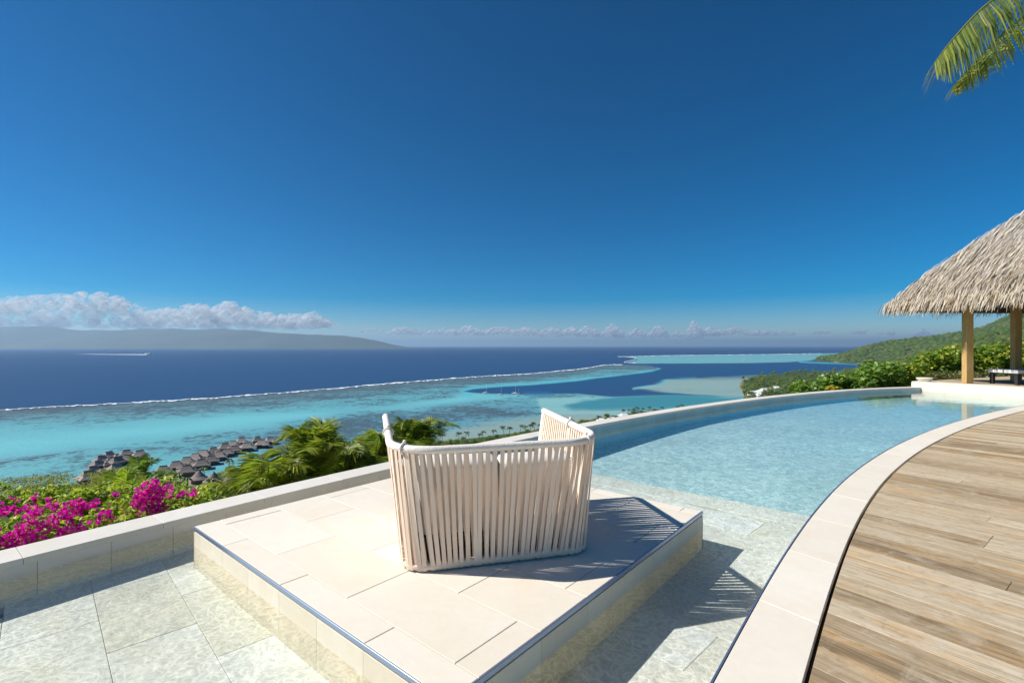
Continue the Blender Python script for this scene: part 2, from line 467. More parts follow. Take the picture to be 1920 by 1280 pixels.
cope_px = [(1324, 1280), (1399, 1146), (1459, 1058), (1497, 1005), (1536, 949), (1582.6, 898), (1634, 859.6), (1698, 825.4), (1783, 793), (1911, 761)]
cin = [at(u, v, Z_COPE) for u, v in cope_px]
d0 = (cin[0] - cin[1]).normalized()
cin = [cin[0] + d0 * (2.6 * H) + Vector((-.25, .1, 0)), cin[0] + d0 * (1.2 * H)] + cin + [Vector((11.0 * H, 9.97 * H, 0))]
cxy = np.array([(p.x, p.y) for p in cin])
dd = np.r_[0, np.cumsum(np.hypot(*np.diff(cxy, axis=0).T))]
cx = np.polyfit(dd, cxy[:, 0], 6); cy = np.polyfit(dd, cxy[:, 1], 6)
ss = np.linspace(0, dd[-1], 240)
COPE = resample(np.stack([np.polyval(cx, ss), np.polyval(cy, ss)], 1), 241)

def normals(C):
    T = np.gradient(C, axis=0); T /= np.hypot(T[:, 0], T[:, 1])[:, None]
    return np.stack([-T[:, 1], T[:, 0]], 1)       # left of the direction of travel
WN, CN = normals(WALL), normals(COPE)
W_W, C_W = 0.205 * H, 0.235 * H
WALL_OUT = WALL + WN * W_W                         # the parapet lies seawards (left)
COPE_OUT = COPE - CN * C_W                         # the coping lies landwards (right)

def curve_len(C): return np.r_[0, np.cumsum(np.hypot(*np.diff(C, axis=0).T))]
def cut(C, a, b, n=5):
    d = curve_len(C); s = np.linspace(a, b, n)
    return [(float(np.interp(x, d, C[:, 0])), float(np.interp(x, d, C[:, 1]))) for x in s]
def strip_poly(A, B, a, b, la, n=5):
    """Outline of the piece between two parallel curves, from arc length a to b of the first."""
    k = curve_len(B)[-1] / la
    return cut(A, a, b, n) + cut(B, a * k, b * k, n)[::-1]

def prism(name, poly, z0, z1, mat, parent=None):
    return slab(name, poly, z0, z1, mat, parent, 0.0, 0.0015)

def ribbon_block(name, A, B, z0, z1, mat, parent=None):
    n = len(A)
    V = [(x, y, z) for C, z in ((A, z0), (B, z0), (B, z1), (A, z1)) for x, y in C]
    fc = []
    for i in range(n - 1):
        for r in range(4):
            r2 = (r + 1) % 4
            fc.append([r * n + i, r * n + i + 1, r2 * n + i + 1, r2 * n + i])
    fc += [[0, n, 2 * n, 3 * n][::-1], [n - 1, 2 * n - 1, 3 * n - 1, 4 * n - 1]]
    o = build(name, V, fc, mat, parent)
    bm = bmesh.new(); bm.from_mesh(o.data); bmesh.ops.recalc_face_normals(bm, faces=bm.faces); bm.to_mesh(o.data); bm.free()
    return o

# -- pool basin: shelf slabs, deep floor
basin = build('pool_floor', [(*p, Z_SHELF - 0.045) for p in [tuple(st(s, t))[:2] for s, t in ((-3.6, 2.6), (-3.6, -2.2), (3.13, -1.6), (3.13, 2.6))]], [[0, 1, 2, 3]], M['grout'])
basin['kind'] = 'structure'
rotf = math.radians(-5.7)
def fl(s, t):
    s0, t0 = -0.27, 1.8
    a, b = s - s0, t - t0
    return st(s0 + a * math.cos(rotf) - b * math.sin(rotf), t0 + a * math.sin(rotf) + b * math.cos(rotf))
for i in range(-6, 11):
    s0 = -0.14 + 0.31 * i
    for j in range(-4, 3):
        t0 = 1.12 + 0.66 * j + (0.33 if i % 2 else 0.0)
        c = fl(s0 + .155, t0 + .33)
        q = (c - PN); cs, ct = q.dot(ES) / H, q.dot(ET) / H
        if cs > 2.95 or ct > 2.5 or cs < -2.4: continue
        if 0.25 < cs < SIZE - .25 and 0.35 < ct < SIZE - .35: continue
        near = np.hypot(COPE[:, 0] - c.x, COPE[:, 1] - c.y).argmin()
        if (np.array((c.x, c.y)) - COPE[near]) @ CN[near] < -0.5: continue
        slab('floor_slab', [tuple(fl(a, b))[:2] for a, b in ((s0, t0), (s0 + .31, t0), (s0 + .31, t0 + .66), (s0, t0 + .66))], Z_SHELF - 0.04, Z_SHELF + random.uniform(-.001, .001), M['floor_stone'], basin, 0.0011, 0.002)
slab('floor_slab', [tuple(st(s, t))[:2] for s, t in ((2.86, 2.6), (2.86, -1.6), (3.13, -1.6), (3.13, 2.6))], Z_SHELF - 0.04, Z_SHELF + 0.004, M['floor_stone'], basin, 0.0022, 0.004)
# deep end
A = WALL + WN * 0.05; B = COPE - CN * 0.05
n = len(A); rows = 9
V = []; fc = []
for r in range(rows):
    w = r / (rows - 1)
    P = A * (1 - w) + B * w
    z = np.interp(P[:, 1] / H, [4.5, 5.6, 7.8, 12.5], [-0.40, -0.37, -0.29, -0.235]) * H
    V += [(x, y, zz) for (x, y), zz in zip(P, z)]
for r in range(rows - 1):
    for i in range(n - 1):
        a = r * n + i
        c = (Vector((*V[a][:2], 0)) - PN).dot(ES) / H
        if c > 2.9: fc.append([a, a + n, a + n + 1, a + 1])
deep = build('deep_pool_floor', V, fc, M['mosaic']); deep['kind'] = 'structure'
shelf = build('shelf_riser', [st(3.128, 2.6, -.6), st(3.128, -1.6, -.6), st(3.128, -1.6, Z_SHELF / H - .03), st(3.128, 2.6, Z_SHELF / H - .03)], [[0, 1, 2, 3]], M['floor_stone'], basin)
# water body
A = WALL + WN * 0.03; B = COPE - CN * 0.03
n = len(A)
V = [(x, y, Z_WATER) for x, y in A] + [(x, y, Z_WATER) for x, y in B] + [(x, y, -0.8 * H) for x, y in A] + [(x, y, -0.8 * H) for x, y in B]
fc = []
for i in range(n - 1):
    fc += [[i, n + i, n + i + 1, i + 1], [2 * n + i, 2 * n + i + 1, 3 * n + i + 1, 3 * n + i], [i, i + 1, 2 * n + i + 1, 2 * n + i], [n + i, 3 * n + i, 3 * n + i + 1, n + i + 1]]
fc += [[0, 2 * n, 3 * n, n], [n - 1, 2 * n - 1, 4 * n - 1, 3 * n - 1]]
pw = build('pool_water', V, fc, M['pool_water']); pw['kind'] = 'structure'

# -- parapet
par = thing('parapet_wall', (float(WALL[60][0]), float(WALL[60][1]), -3.0), 'low pale stone parapet curving along the seaward edge of the pool', 'wall')
ribbon_block('wall_core', WALL + WN * 0.012, WALL_OUT - WN * 0.012, -3.0, Z_WALL - 0.045, M['concrete'], par)
LW = curve_len(WALL)[-1]
step = 0.577 * H
proj = (np.array([WALL[:, 0] - PN.x, WALL[:, 1] - PN.y]).T @ np.array([ES.x, ES.y])) / H
s_at = lambda s: float(np.interp(s, proj[:150], curve_len(WALL)[:150]))
a0 = s_at(-0.65) % step
a = a0 - step
while a < LW - 0.05:
    lo, hi = max(a, 0.0), min(a + step, LW)
    if hi - lo > .05:
        slab('coping_stone', strip_poly(WALL - WN * 0.006, WALL_OUT + WN * 0.006, lo, hi, LW, 4), Z_WALL - 0.04, Z_WALL + random.uniform(-.0008, .0008), M['wall_stone'], par, 0.0013, 0.002)
    a += step
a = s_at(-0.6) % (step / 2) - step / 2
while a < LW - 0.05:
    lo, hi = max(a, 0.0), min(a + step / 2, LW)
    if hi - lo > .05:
        slab('facing_stone', strip_poly(WALL, WALL + WN * 0.02, lo, hi, LW, 3), -0.62 * H, Z_WALL - 0.042, M['wall_stone'] if lo < s_at(2.3) else M['painted_reflection'], par, 0.0012, 0.001)
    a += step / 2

# -- square stone platform
plat = thing('stone_platform', st(SIZE / 2, SIZE / 2, Z_SHELF / H), 'square raised beige stone platform standing in the shallow end of the pool', 'platform')
prism('platform_core', [tuple(st(a, b))[:2] for a, b in ((.02, .02), (SIZE - .02, .02), (SIZE - .02, SIZE - .02), (.02, SIZE - .02))], Z_SHELF - .04, -0.032, M['grout'], plat)
sb = [0.0, .13, .44, .75, 1.06, 1.37, 1.68, 1.99, SIZE]
e = 0.006
for i in range(len(sb) - 1):
    tb = [0.0] + [x for x in (((0.42, 1.04, 1.66)) if i % 2 == 0 else (0.11, 0.73, 1.35, 1.97))] + [SIZE]
    for j in range(len(tb) - 1):
        a0_, a1_ = max(sb[i], e), min(sb[i + 1], SIZE - 0.0)
        b0_, b1_ = max(tb[j], e), tb[j + 1]
        slab('paving_slab', [tuple(st(*q))[:2] for q in ((a0_, b0_), (a1_, b0_), (a1_, b1_), (a0_, b1_))], -0.03, random.uniform(-.0012, .0012), M['stone'], plat, 0.0017, 0.002)
for axis in (0, 1):
    for k_, pos in enumerate([0.0] + ([.13 + .31 * q for q in range(7)] if axis == 0 else [.11 + .31 * q for q in range(7)])):
        nxt = ([.13 + .31 * q for q in range(7)] + [SIZE]) if axis == 0 else ([.11 + .31 * q for q in range(7)] + [SIZE])
        nx = nxt[k_]
        if nx - pos < .03: continue
        for side in (0, 1):
            d0_, d1_ = (0.0, 0.018) if side == 0 else (SIZE - .018, SIZE)
            if axis == 0: q = [(max(pos, .018) if side == 0 else pos, d0_), (nx, d0_), (nx, d1_), (max(pos, .018) if side == 0 else pos, d1_)]
            else: q = [(d0_, pos), (d1_, pos), (d1_, nx), (d0_, nx)]
            slab('side_stone', [tuple(st(*w_))[:2] for w_ in q], Z_SHELF - 0.03, -0.0315, M['face_stone'], plat, 0.001, 0.001)
tw = 0.0075
prism('edge_trim', [tuple(st(*q))[:2] for q in ((-.002, -.002), (SIZE, -.002), (SIZE, e - .0012), (e - .0012, e - .0012))], -0.02, 0.0025, M['trim'], plat)
prism('edge_trim', [tuple(st(*q))[:2] for q in ((-.002, -.0008), (e - .0022, e - .0002), (e - .0022, SIZE), (-.002, SIZE))], -0.02, 0.0025, M['trim'], plat)

# -- curved coping between pool and deck
cop = thing('pool_coping', (float(COPE[60][0]), float(COPE[60][1]), -0.6 * H), 'curved band of cream stone coping between the pool and the timber deck', 'coping')
ribbon_block('coping_core', COPE - CN * 0.008, COPE_OUT + CN * 0.01, -0.6 * H, Z_COPE - 0.034, M['face_stone'], cop)
LC = curve_len(COPE)[-1]
d_j = curve_len(COPE)
j0 = d_j[np.hypot(COPE[:, 0] - at(1426, 1124, Z_COPE).x, COPE[:, 1] - at(1426, 1124, Z_COPE).y).argmin()]
stp = 0.66 * H
a = j0 % stp - stp
while a < LC - .05:
    lo, hi = max(a, 0), min(a + stp, LC)
    if hi - lo > .05:
        slab('coping_stone', strip_poly(COPE - CN * 0.010, COPE_OUT, lo, hi, LC, 7), Z_COPE - 0.03, Z_COPE + random.uniform(-.0008, .0008), M['stone'], cop, 0.0012, 0.0025)
    a += stp
ribbon_block('edge_trim', COPE, COPE - CN * 0.008, Z_WATER - 0.05, Z_COPE + 0.002, M['trim'], cop)

# -- timber deck
deck = thing('timber_deck', (2.2, 1.6, -0.8), 'weathered grey brown timber deck boards beside the curved pool edge', 'deck')
GAP = 0.017
DK = COPE_OUT - CN * GAP
PL_N = Vector((0.803, 0.596, 0)).normalized()
pc = DK @ np.array([PL_N.x, PL_N.y]); pe = DK @ np.array([PL_E.x, PL_E.y])
o_ = np.argsort(pc)
bw = 0.139 * H
c0 = float(Vector(at(1513.75, 1241.6, Z_COPE)).dot(PL_N)); c0 -= bw * 19
i = 0
while True:
    lo = c0 + bw * i; hi = lo + bw; i += 1
    if lo > pc.max() - .02: break
    if hi < pc.min() + .02: continue
    lo_, hi_ = max(lo, pc.min() + .01), min(hi, pc.max() - .01)
    cs = np.linspace(lo_, hi_, 4)
    es = np.interp(cs, pc[o_], pe[o_])
    start = float(es.min())
    joints = [start - random.choice([0.5, 0.8, 1.5, 1.7, 1.9, 2.1, 2.3, 2.5, 2.8]) * random.uniform(.85, 1.1)]
    joints.append(joints[-1] - random.uniform(1.4, 2.4))
    ends = [None] + joints
    for b in range(len(ends) - 1):
        e1 = ends[b + 1]
        if b == 0: poly = [(c, e_) for c, e_ in zip(cs, es)] + [(hi_, e1), (lo_, e1)]
        else: poly = [(lo_, ends[b]), (hi_, ends[b]), (hi_, e1), (lo_, e1)]
        W_ = [(PL_N * c + PL_E * e_) for c, e_ in poly]
        if max(w_.x for w_ in W_) > 12.2 * H and min(w_.y for w_ in W_) > 6.0 * H: continue
        slab('deck_board', [(w_.x, w_.y) for w_ in W_], Z_COPE - 0.03, Z_COPE - 0.003 + random.uniform(-.0012, .0012), M['deck'], deck, 0.0009, 0.002)
q = [tuple(COPE_OUT[k_])[:2] for k_ in range(0, 241, 12)]
prism('joist_bed', q + [(q[-1][0] + 3.0, q[-1][1] - 3.6), (q[0][0] + 6.0, q[0][1] - 2.0)], Z_COPE - 0.12, Z_COPE - 0.034, M['gap'], deck)

tf = prism('bounce_floor', [tuple(WALL_OUT[0]), tuple(COPE_OUT[0]), (8.0, -3.0), (8.0, -16.0), (-14.0, -16.0), (-14.0, -3.0)], Z_COPE - .30, Z_COPE - .05, M['stone'])  # unseen pale paving behind the camera, added to bounce sunlight onto the chair
tf['kind'] = 'structure'

# ------------------------------------------------------------------ lounge chair
CH = Vector((-0.047 * H, 2.254 * H, 0))
EX = Vector((0.965, 0.26, 0)).normalized(); EY = Vector((-EX.y, EX.x, 0))
chair = thing('lounge_chair', CH, 'low wide outdoor lounge chair woven from pale beige straps, facing the sea', 'chair')
def cl(x, y, z=0.0): return CH + EX * (x * H) + EY * (y * H) + Vector((0, 0, z * H))
def upath(hw_b, hw_f, yb, yf, r, n=200):
    """U-shaped path: left tip, back corners rounded, right tip."""
    pts = [(-hw_f, yf)]
    for t in np.linspace(0, 1, 14):
        w = math.pi + t * math.pi / 2
        pts.append((-hw_b + r + r * math.cos(w), yb + r + r * math.sin(w)))
    for t in np.linspace(0, 1, 14):
        w = 1.5 * math.pi + t * math.pi / 2
        pts.append((hw_b - r + r * math.cos(w), yb + r + r * math.sin(w)))
    pts.append((hw_f, yf))
    return resample(pts, n)
TOP = upath(0.500, 0.512, -0.060, 0.90, 0.215); BOT = upath(0.436, 0.385, -0.004, 0.75, 0.10)
TZ = 0.548; BZ = 0.024
tzf = lambda y: TZ + 0.018 * max(0.0, min(1.0, y / 0.9))
top_pts = [cl(x, y, tzf(y)) for x, y in TOP]
bot_pts = [cl(x, y, BZ) for x, y in BOT]
V, fc = tube(top_pts[::2] + [top_pts[-1]], 0.0185 * H, 12); build('top_rail', V, fc, M['rope'], chair, True)
V, fc = tube(bot_pts[::3] + [bot_pts[-1]], 0.0175 * H, 10); build('bottom_rail', V, fc, M['strap'], chair, True)
for e_ in (0, -1):
    V, fc = tube([top_pts[e_], top_pts[e_] * .5 + bot_pts[e_] * .5, bot_pts[e_]], 0.0135 * H, 10); build('front_post', V, fc, M['rope'], chair, True)
    for p_, r_ in ((top_pts[e_], .0185), (bot_pts[e_], .0165)):
        bm = bmesh.new(); bmesh.ops.create_uvsphere(bm, u_segments=12, v_segments=8, radius=r_ * H)
        me = bpy.data.meshes.new('rail_cap'); bm.to_mesh(me); bm.free()
        link('rail_cap', me, M['rope'], chair, True).location = p_ - CH
def strap(f_top, f_bot, inward, wd):
    def pt(C, f, zfun):
        i = f * (len(C) - 1); a = int(min(i, len(C) - 2)); w = i - a
        p = C[a] * (1 - w) + C[a + 1] * w; t = C[min(a + 2, len(C) - 1)] - C[max(a - 1, 0)]; t = t / np.hypot(*t)
        nrm = np.array([-t[1], t[0]])                      # points into the chair
        return cl(*p, zfun(p[1])), EX * t[0] + EY * t[1], EX * nrm[0] + EY * nrm[1]
    a, ta, na = pt(TOP, f_top, tzf); b, tb_, nb_ = pt(BOT, f_bot, lambda y: BZ)
    V = []
    for q, hh in ((0.015, .0), (0.30, 0.35), (0.7, 0.3), (1.03, .0)):
        p = a * (1 - q) + b * q; t = (ta * (1 - q) + tb_ * q).normalized(); nn = (na * (1 - q) + nb_ * q).normalized()
        p = p - nn * (0.0150 * H - inward * H)
        w = wd * (1.0 - 0.10 * hh)
        for s_ in (-1, 1):
            V.append(p + t * (s_ * w * H / 2)); V.append(p + t * (s_ * w * H / 2) + nn * 0.0035)
    fc = []
    for r in range(3):
        o = 4 * r
        fc += [[o, o + 2, o + 6, o + 4], [o + 1, o + 5, o + 7, o + 3], [o, o + 4, o + 5, o + 1], [o + 2, o + 3, o + 7, o + 6]]
    fc += [[0, 1, 3, 2], [12, 14, 15, 13]]
    return build('strap', V, fc, M['strap'], chair)
NS = 84
for i in range(NS):
    f = (i + .5) / NS
    jit = random.uniform(-.0012, .0012)
    strap(min(max(f + jit, .004), .996), min(max(f - 0.25 / NS + jit * 2, .004), .996), 0.0, 0.0192 + random.uniform(-.0015, .001))
    f2 = f + 0.12 / NS
    strap(min(max(f2, .004), .996), min(max(f2 + 0.75 / NS + random.uniform(-.0012, .0012), .004), .996), 0.018, 0.0172)
for f in (0.19, 0.335, 0.655, 0.82):
    i = int(f * 199)
    ring = []
    p = top_pts[i]; t = (top_pts[i + 1] - top_pts[i - 1]).normalized(); sd = t.cross(Vector((0, 0, 1)))
    for w in range(13):
        g = 2 * math.pi * w / 12
        ring.append(p + sd * (0.0225 * H * math.cos(g)) + Vector((0, 0, 0.0225 * H * math.sin(g))))
    v1, f1 = tube(ring, 0.0065 * H, 6)
    v2, f2 = tube([p + Vector((0, 0, .024 * H)), p + Vector((0, 0, .034 * H)) + t * .006, p + Vector((0, 0, .037 * H)) + t * .012], [0.008 * H, 0.0075 * H, 0.003 * H], 6)
    build('knot', *join((v1, f1), (v2, f2)), M['rope'], chair, True)
    b = bot_pts[i]; o_out = -sd * 0.0
    V, fc = tube([p, p * .5 + b * .5, b], 0.0105 * H, 8); build('frame_rod', V, fc, M['strap'], chair, True)
def softbox(name, c, s, mat, rot=0.0, bev=0.07, tilt=0.0):
    bm = bmesh.new(); bmesh.ops.create_cube(bm, size=1.0)
    bmesh.ops.scale(bm, vec=Vector(s) * H, verts=bm.verts)
    bmesh.ops.bevel(bm, geom=bm.edges[:], offset=bev * H, segments=5, profile=0.6, affect='EDGES')
    Mx = Matrix.Rotation(math.atan2(EX.y, EX.x), 4, 'Z') @ Matrix.Rotation(tilt, 4, 'X')
    bmesh.ops.transform(bm, matrix=Mx, verts=bm.verts)
    me = bpy.data.meshes.new(name); bm.to_mesh(me); bm.free()
    o = link(name, me, mat, chair, True); o.location = cl(*c) - CH
    if mat is M['cushion']:
        hx, hy = s[0] * H / 2, s[1] * H / 2; b_ = bev * H * .55; ring = []
        for sx, sy in ((-1, -1), (1, -1), (1, 1), (-1, 1)):
            ring.append(Mx @ Vector((sx * (hx - b_ * .62), sy * (hy - b_ * .62), s[2] * H / 2 - b_ * .62)))
        v_, f_ = tube(ring + [ring[0]], .005, 6)
        link('piping', mesh('piping', v_, f_), M['rope'], o, True)
    return o
softbox('seat_frame', (0, 0.40, 0.085), (0.78, 0.66, 0.05), M['dark_metal'], bev=0.012)
softbox('seat_cushion', (0, 0.41, 0.205), (0.76, 0.66, 0.18), M['cushion'], bev=0.055)
softbox('back_cushion', (-0.19, 0.115, 0.355), (0.375, 0.13, 0.25), M['cushion'], bev=0.05, tilt=math.radians(12))
softbox('back_cushion', (0.19, 0.115, 0.352), (0.375, 0.13, 0.24), M['cushion'], bev=0.05, tilt=math.radians(12))
for x, y in ((-.34, .12), (.34, .12), (-.32, .66), (.32, .66)):
    V, fc = tube([cl(x, y, 0.0), cl(x, y, 0.075)], 0.016 * H, 10); build('leg', V, fc, M['dark_metal'], chair)

# ------------------------------------------------------------------ thatched pavilion by the pool end
RA = Vector((0.094, -0.996, 0)); RB = Vector((0.996, 0.094, 0))
C0 = Vector((9.8 * H, 12.7 * H, 0))
SPN = 6.4 * H
pav = thing('thatched_pavilion', C0 + RA * (SPN / 2) + RB * (SPN / 2) + Vector((0, 0, -1.0)), 'open pavilion with shaggy pandanus thatch roof on square pine posts', 'pavilion')
E0 = Vector((9.98 * H, 12.19 * H, 0)); E1 = Vector((11.0 * H, 9.96 * H, 0))
ed = (E1 - E0).normalized(); en = Vector((-ed.y, ed.x, 0))
if en.x < 0: en = -en
base = [E0, E1 + ed * 2.6, E1 + ed * 2.6 + en * 6.4, E0 + en * 6.4]
prism('floor_base', [(p + en * .01).xy[:] for p in base], -1.0, Z_PAV - 0.035, M['face_stone'], pav)
Lp = (E1 - E0).length + 2.6
a = 0.0
while a < Lp - .1:
    b = min(a + 0.85, Lp)
    slab('edge_stone', [(E0 + ed * a).xy[:], (E0 + ed * b).xy[:], (E0 + ed * b + en * .42).xy[:], (E0 + ed * a + en * .42).xy[:]], Z_PAV - .034, Z_PAV, M['stone'], pav, .0015, .004)
    slab('facing_stone', [(E0 + ed * a - en * .02).xy[:], (E0 + ed * b - en * .02).xy[:], (E0 + ed * b + en * .008).xy[:], (E0 + ed * a + en * .008).xy[:]], -0.62 * H, Z_PAV - .036, M['stone'], pav, .0012, .001)
    a = b
a = 0.425; kk = 0
while a < 6.3:
    slab('floor_board', [(E0 + en * a).xy[:], (E0 + en * (a + .14)).xy[:], (E0 + ed * Lp + en * (a + .14)).xy[:], (E0 + ed * Lp + en * a).xy[:]], Z_PAV - .034, Z_PAV - .006, M['deck'], pav, .003, .003)
    a += .14
EAVE = 1.80 * H; APEX = 5.45 * H
posts = [Vector((10.83 * H, 11.60 * H, 0)), Vector((12.55 * H, 12.15 * H, 0)), Vector((11.25 * H, 7.6 * H, 0)), Vector((15.2 * H, 12.3 * H, 0)), Vector((15.5 * H, 8.0 * H, 0))]
for p in posts:
    V, fc = boxvf((0, 0, 0), (0.19, 0.19, EAVE + .55 - Z_PAV))
    ang = Matrix.Rotation(math.radians(-8), 4, 'Z')
    V = [ang @ v + Vector((p.x, p.y, Z_PAV + (EAVE + .55 - Z_PAV) / 2 - .004)) for v in V]
    o = build('post', V, fc, M['post'], pav)
    md = o.modifiers.new('bevel', 'BEVEL'); md.width = 0.008; md.segments = 2
corners = [C0, C0 + RA * SPN, C0 + RA * SPN + RB * SPN, C0 + RB * SPN]
apex = C0 + RA * (SPN / 2) + RB * (SPN / 2) + Vector((0, 0, APEX))
def roof_pt(i, a, h):
    """Point of roof side i: a along the eave 0..1, h up the slope 0..1, slightly bellied."""
    p = corners[i].lerp(corners[(i + 1) % 4], a) + Vector((0, 0, EAVE + .22))
    q = p.lerp(apex, h)
    return q + Vector((0, 0, 0.34 * math.sin(math.pi * min(1, h * 1.15)) ** 1.0 * (1 - h)))
V = []; fc = []
for i in range(4):
    o = len(V)
    for r in range(9):
        for c in range(9):
            V.append(roof_pt(i, c / 8, r / 8) - Vector((0, 0, .14)))
    for r in range(8):
        for c in range(8):
            a = o + r * 9 + c; fc.append([a, a + 1, a + 10, a + 9])
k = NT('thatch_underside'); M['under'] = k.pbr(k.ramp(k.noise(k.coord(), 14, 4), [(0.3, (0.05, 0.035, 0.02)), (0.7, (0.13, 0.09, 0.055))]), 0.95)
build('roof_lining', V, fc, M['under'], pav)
for i in range(4):
    a, b = corners[i].lerp(apex, .0), corners[(i + 1) % 4]
    inn = (C0 + RA * (SPN / 2) + RB * (SPN / 2))
    a2 = Vector((*(corners[i].lerp(Vector((inn.x, inn.y, 0)), .30)).xy, EAVE + .42)); b2 = Vector((*(corners[(i + 1) % 4].lerp(Vector((inn.x, inn.y, 0)), .30)).xy, EAVE + .42))
    V, fc = tube([a2, b2], .075, 8); build('eave_beam', V, fc, M['post'], pav)
    V, fc = tube([corners[i] + Vector((0, 0, EAVE + .08)), apex - Vector((0, 0, .25))], .06, 8); build('hip_rafter', V, fc, M['post'], pav)
def thatch_side(i, count, name='thatch'):
    a = RNG.random(count) * 1.04 - .02
    h = np.minimum(RNG.random(count) ** 1.25, 0.985) * 0.97
    V = np.zeros((count * 6, 3)); tint = np.zeros((count * 6, 3))
    eave = (corners[(i + 1) % 4] - corners[i]).normalized()
    mid = corners[i].lerp(corners[(i + 1) % 4], .5) + Vector((0, 0, EAVE)); dn = (mid - apex).normalized()
    nr = eave.cross(dn); nr = nr if nr.z > 0 else -nr
    for j in range(count):
        p = roof_pt(i, float(a[j]), float(h[j]))
        L = random.uniform(.28, .55)
        w = random.uniform(.0045, .012)
        low = h[j] < 0.10
        d = (dn + Vector((0, 0, -1)) * (random.uniform(.3, 1.6) if low else random.uniform(-.02, .25)) + eave * random.uniform(-.22, .22) + nr * random.uniform(-.03, .24)).normalized()
        s_ = (eave + nr * random.uniform(-.6, .6)).normalized() * w
        lift = nr * random.uniform(.0, .15)
        if low: L *= 0.75
        p = p + lift
        m_ = p + d * (L * .55) + nr * random.uniform(-.005, .02); t_ = p + d * L + Vector((0, 0, -random.uniform(.0, .05)))
        V[j * 6:j * 6 + 6] = [p - s_ * .6, p + s_ * .6, m_ - s_, m_ + s_, t_ - s_ * .4, t_ + s_ * .4]
        b = random.choice([(.62, .50, .35), (.52, .42, .30), (.68, .57, .42), (.44, .37, .29), (.24, .17, .10), (.56, .51, .44)])
        up_ = min(1.0, h[j] * 1.8)
        g = random.uniform(.75, 1.1)
        tint[j * 6:j * 6 + 6] = [(c_ * (1 - .55 * up_) + gg * .55 * up_) * g for c_, gg in zip(b, (.50, .48, .45))]
    q = np.arange(count)[:, None] * 6
    fc = np.concatenate([q + np.array([0, 1, 3, 2]), q + np.array([2, 3, 5, 4])])
    o = build(name, V, fc, M['thatch'], pav, False, tint)
    o['kind'] = 'stuff'
thatch_side(0, 32000); thatch_side(3, 11000); thatch_side(1, 3000); thatch_side(2, 2500)

# stone bowl on the pavilion's corner stone
bp = E0 + ed * .22 + en * .26 + Vector((0, 0, Z_PAV))
prof = [(0.0, 0.0), (.13, 0.0), (.15, .012), (.195, .085), (.212, .112), (.205, .118), (.19, .10), (.14, .035), (0.0, .03)]
V = []; fc = []; sg = 28
for r, z in prof:
    for q in range(sg):
        V.append(bp + Vector((r * math.cos(2 * math.pi * q / sg), r * math.sin(2 * math.pi * q / sg), z)))
for i in range(len(prof) - 1):
    for q in range(sg): fc.append([i * sg + q, i * sg + (q + 1) % sg, (i + 1) * sg + (q + 1) % sg, (i + 1) * sg + q])
o = build('stone_bowl', V, fc, M['bowl'], None, True); o.data.transform(Matrix.Translation(-bp)); o.location = bp
tag(o, 'shallow cream stone bowl on the corner of the pool end wall', 'bowl')

# daybed under the pavilion, cut by the right edge of the picture
db = at(1908, 722, Z_PAV) + RA * 0.0
bed = thing('daybed', db + RB * .9 + RA * -.35, 'low daybed with pale top and dark legs under the thatched pavilion', 'daybed')
def bedpt(x, y, z): return db + RB * x - RA * y + Vector((0, 0, z))
def bedbox(name, x0, x1, y0, y1, z0, z1, mat):
    V = [bedpt(x, y, z) for z in (z0, z1) for y in (y0, y1) for x in (x0, x1)]
    o = build(name, V, [[0, 2, 3, 1], [4, 5, 7, 6], [0, 1, 5, 4], [2, 6, 7, 3], [0, 4, 6, 2], [1, 3, 7, 5]], mat, bed)
    md = o.modifiers.new('bevel', 'BEVEL'); md.width = 0.008; md.segments = 2
for x in (0.0, 1.75):
    for y in (0.0, .65): bedbox('leg', x, x + .09, y, y + .09, 0.0, .29, M['dark_metal'])
bedbox('frame_rail', .0, 1.84, -.004, .744, .292, .325, M['dark_metal'])
for q in range(6): bedbox('top_board', -.03, 1.87, -.03 + q * .134, -.03 + q * .134 + .126, .327, .42, M['white_board'])

# ------------------------------------------------------------------ sea, reef and lagoon
DROP = 80.0
def sea_pt(u, v, z=0.0):
    return at(u, v, SEA + z)

def seg_dist(U, Vv, pts):
    d = np.full(U.shape, 1e9)
    for (x0, y0), (x1, y1) in zip(pts[:-1], pts[1:]):
        dx, dy = x1 - x0, y1 - y0
        t = np.clip(((U - x0) * dx + (Vv - y0) * dy) / (dx * dx + dy * dy + 1e-9), 0, 1)
        d = np.minimum(d, np.hypot(U - x0 - t * dx, Vv - y0 - t * dy))
    return d
def in_poly(U, Vv, pts):
    r = np.zeros(U.shape, bool); n = len(pts)
    for i in range(n):
        x0, y0 = pts[i]; x1, y1 = pts[(i + 1) % n]
        c = ((y0 > Vv) != (y1 > Vv))
        with np.errstate(divide='ignore', invalid='ignore'):
            r ^= c & (U < (x1 - x0) * (Vv - y0) / (y1 - y0 + 1e-12) + x0)
    return r
def soft(U, Vv, pts, w):
    sd = seg_dist(U, Vv, pts + [pts[0]]) * np.where(in_poly(U, Vv, pts), 1, -1)
    t = np.clip(sd / (2 * w) + .5, 0, 1)
    return t * t * (3 - 2 * t)

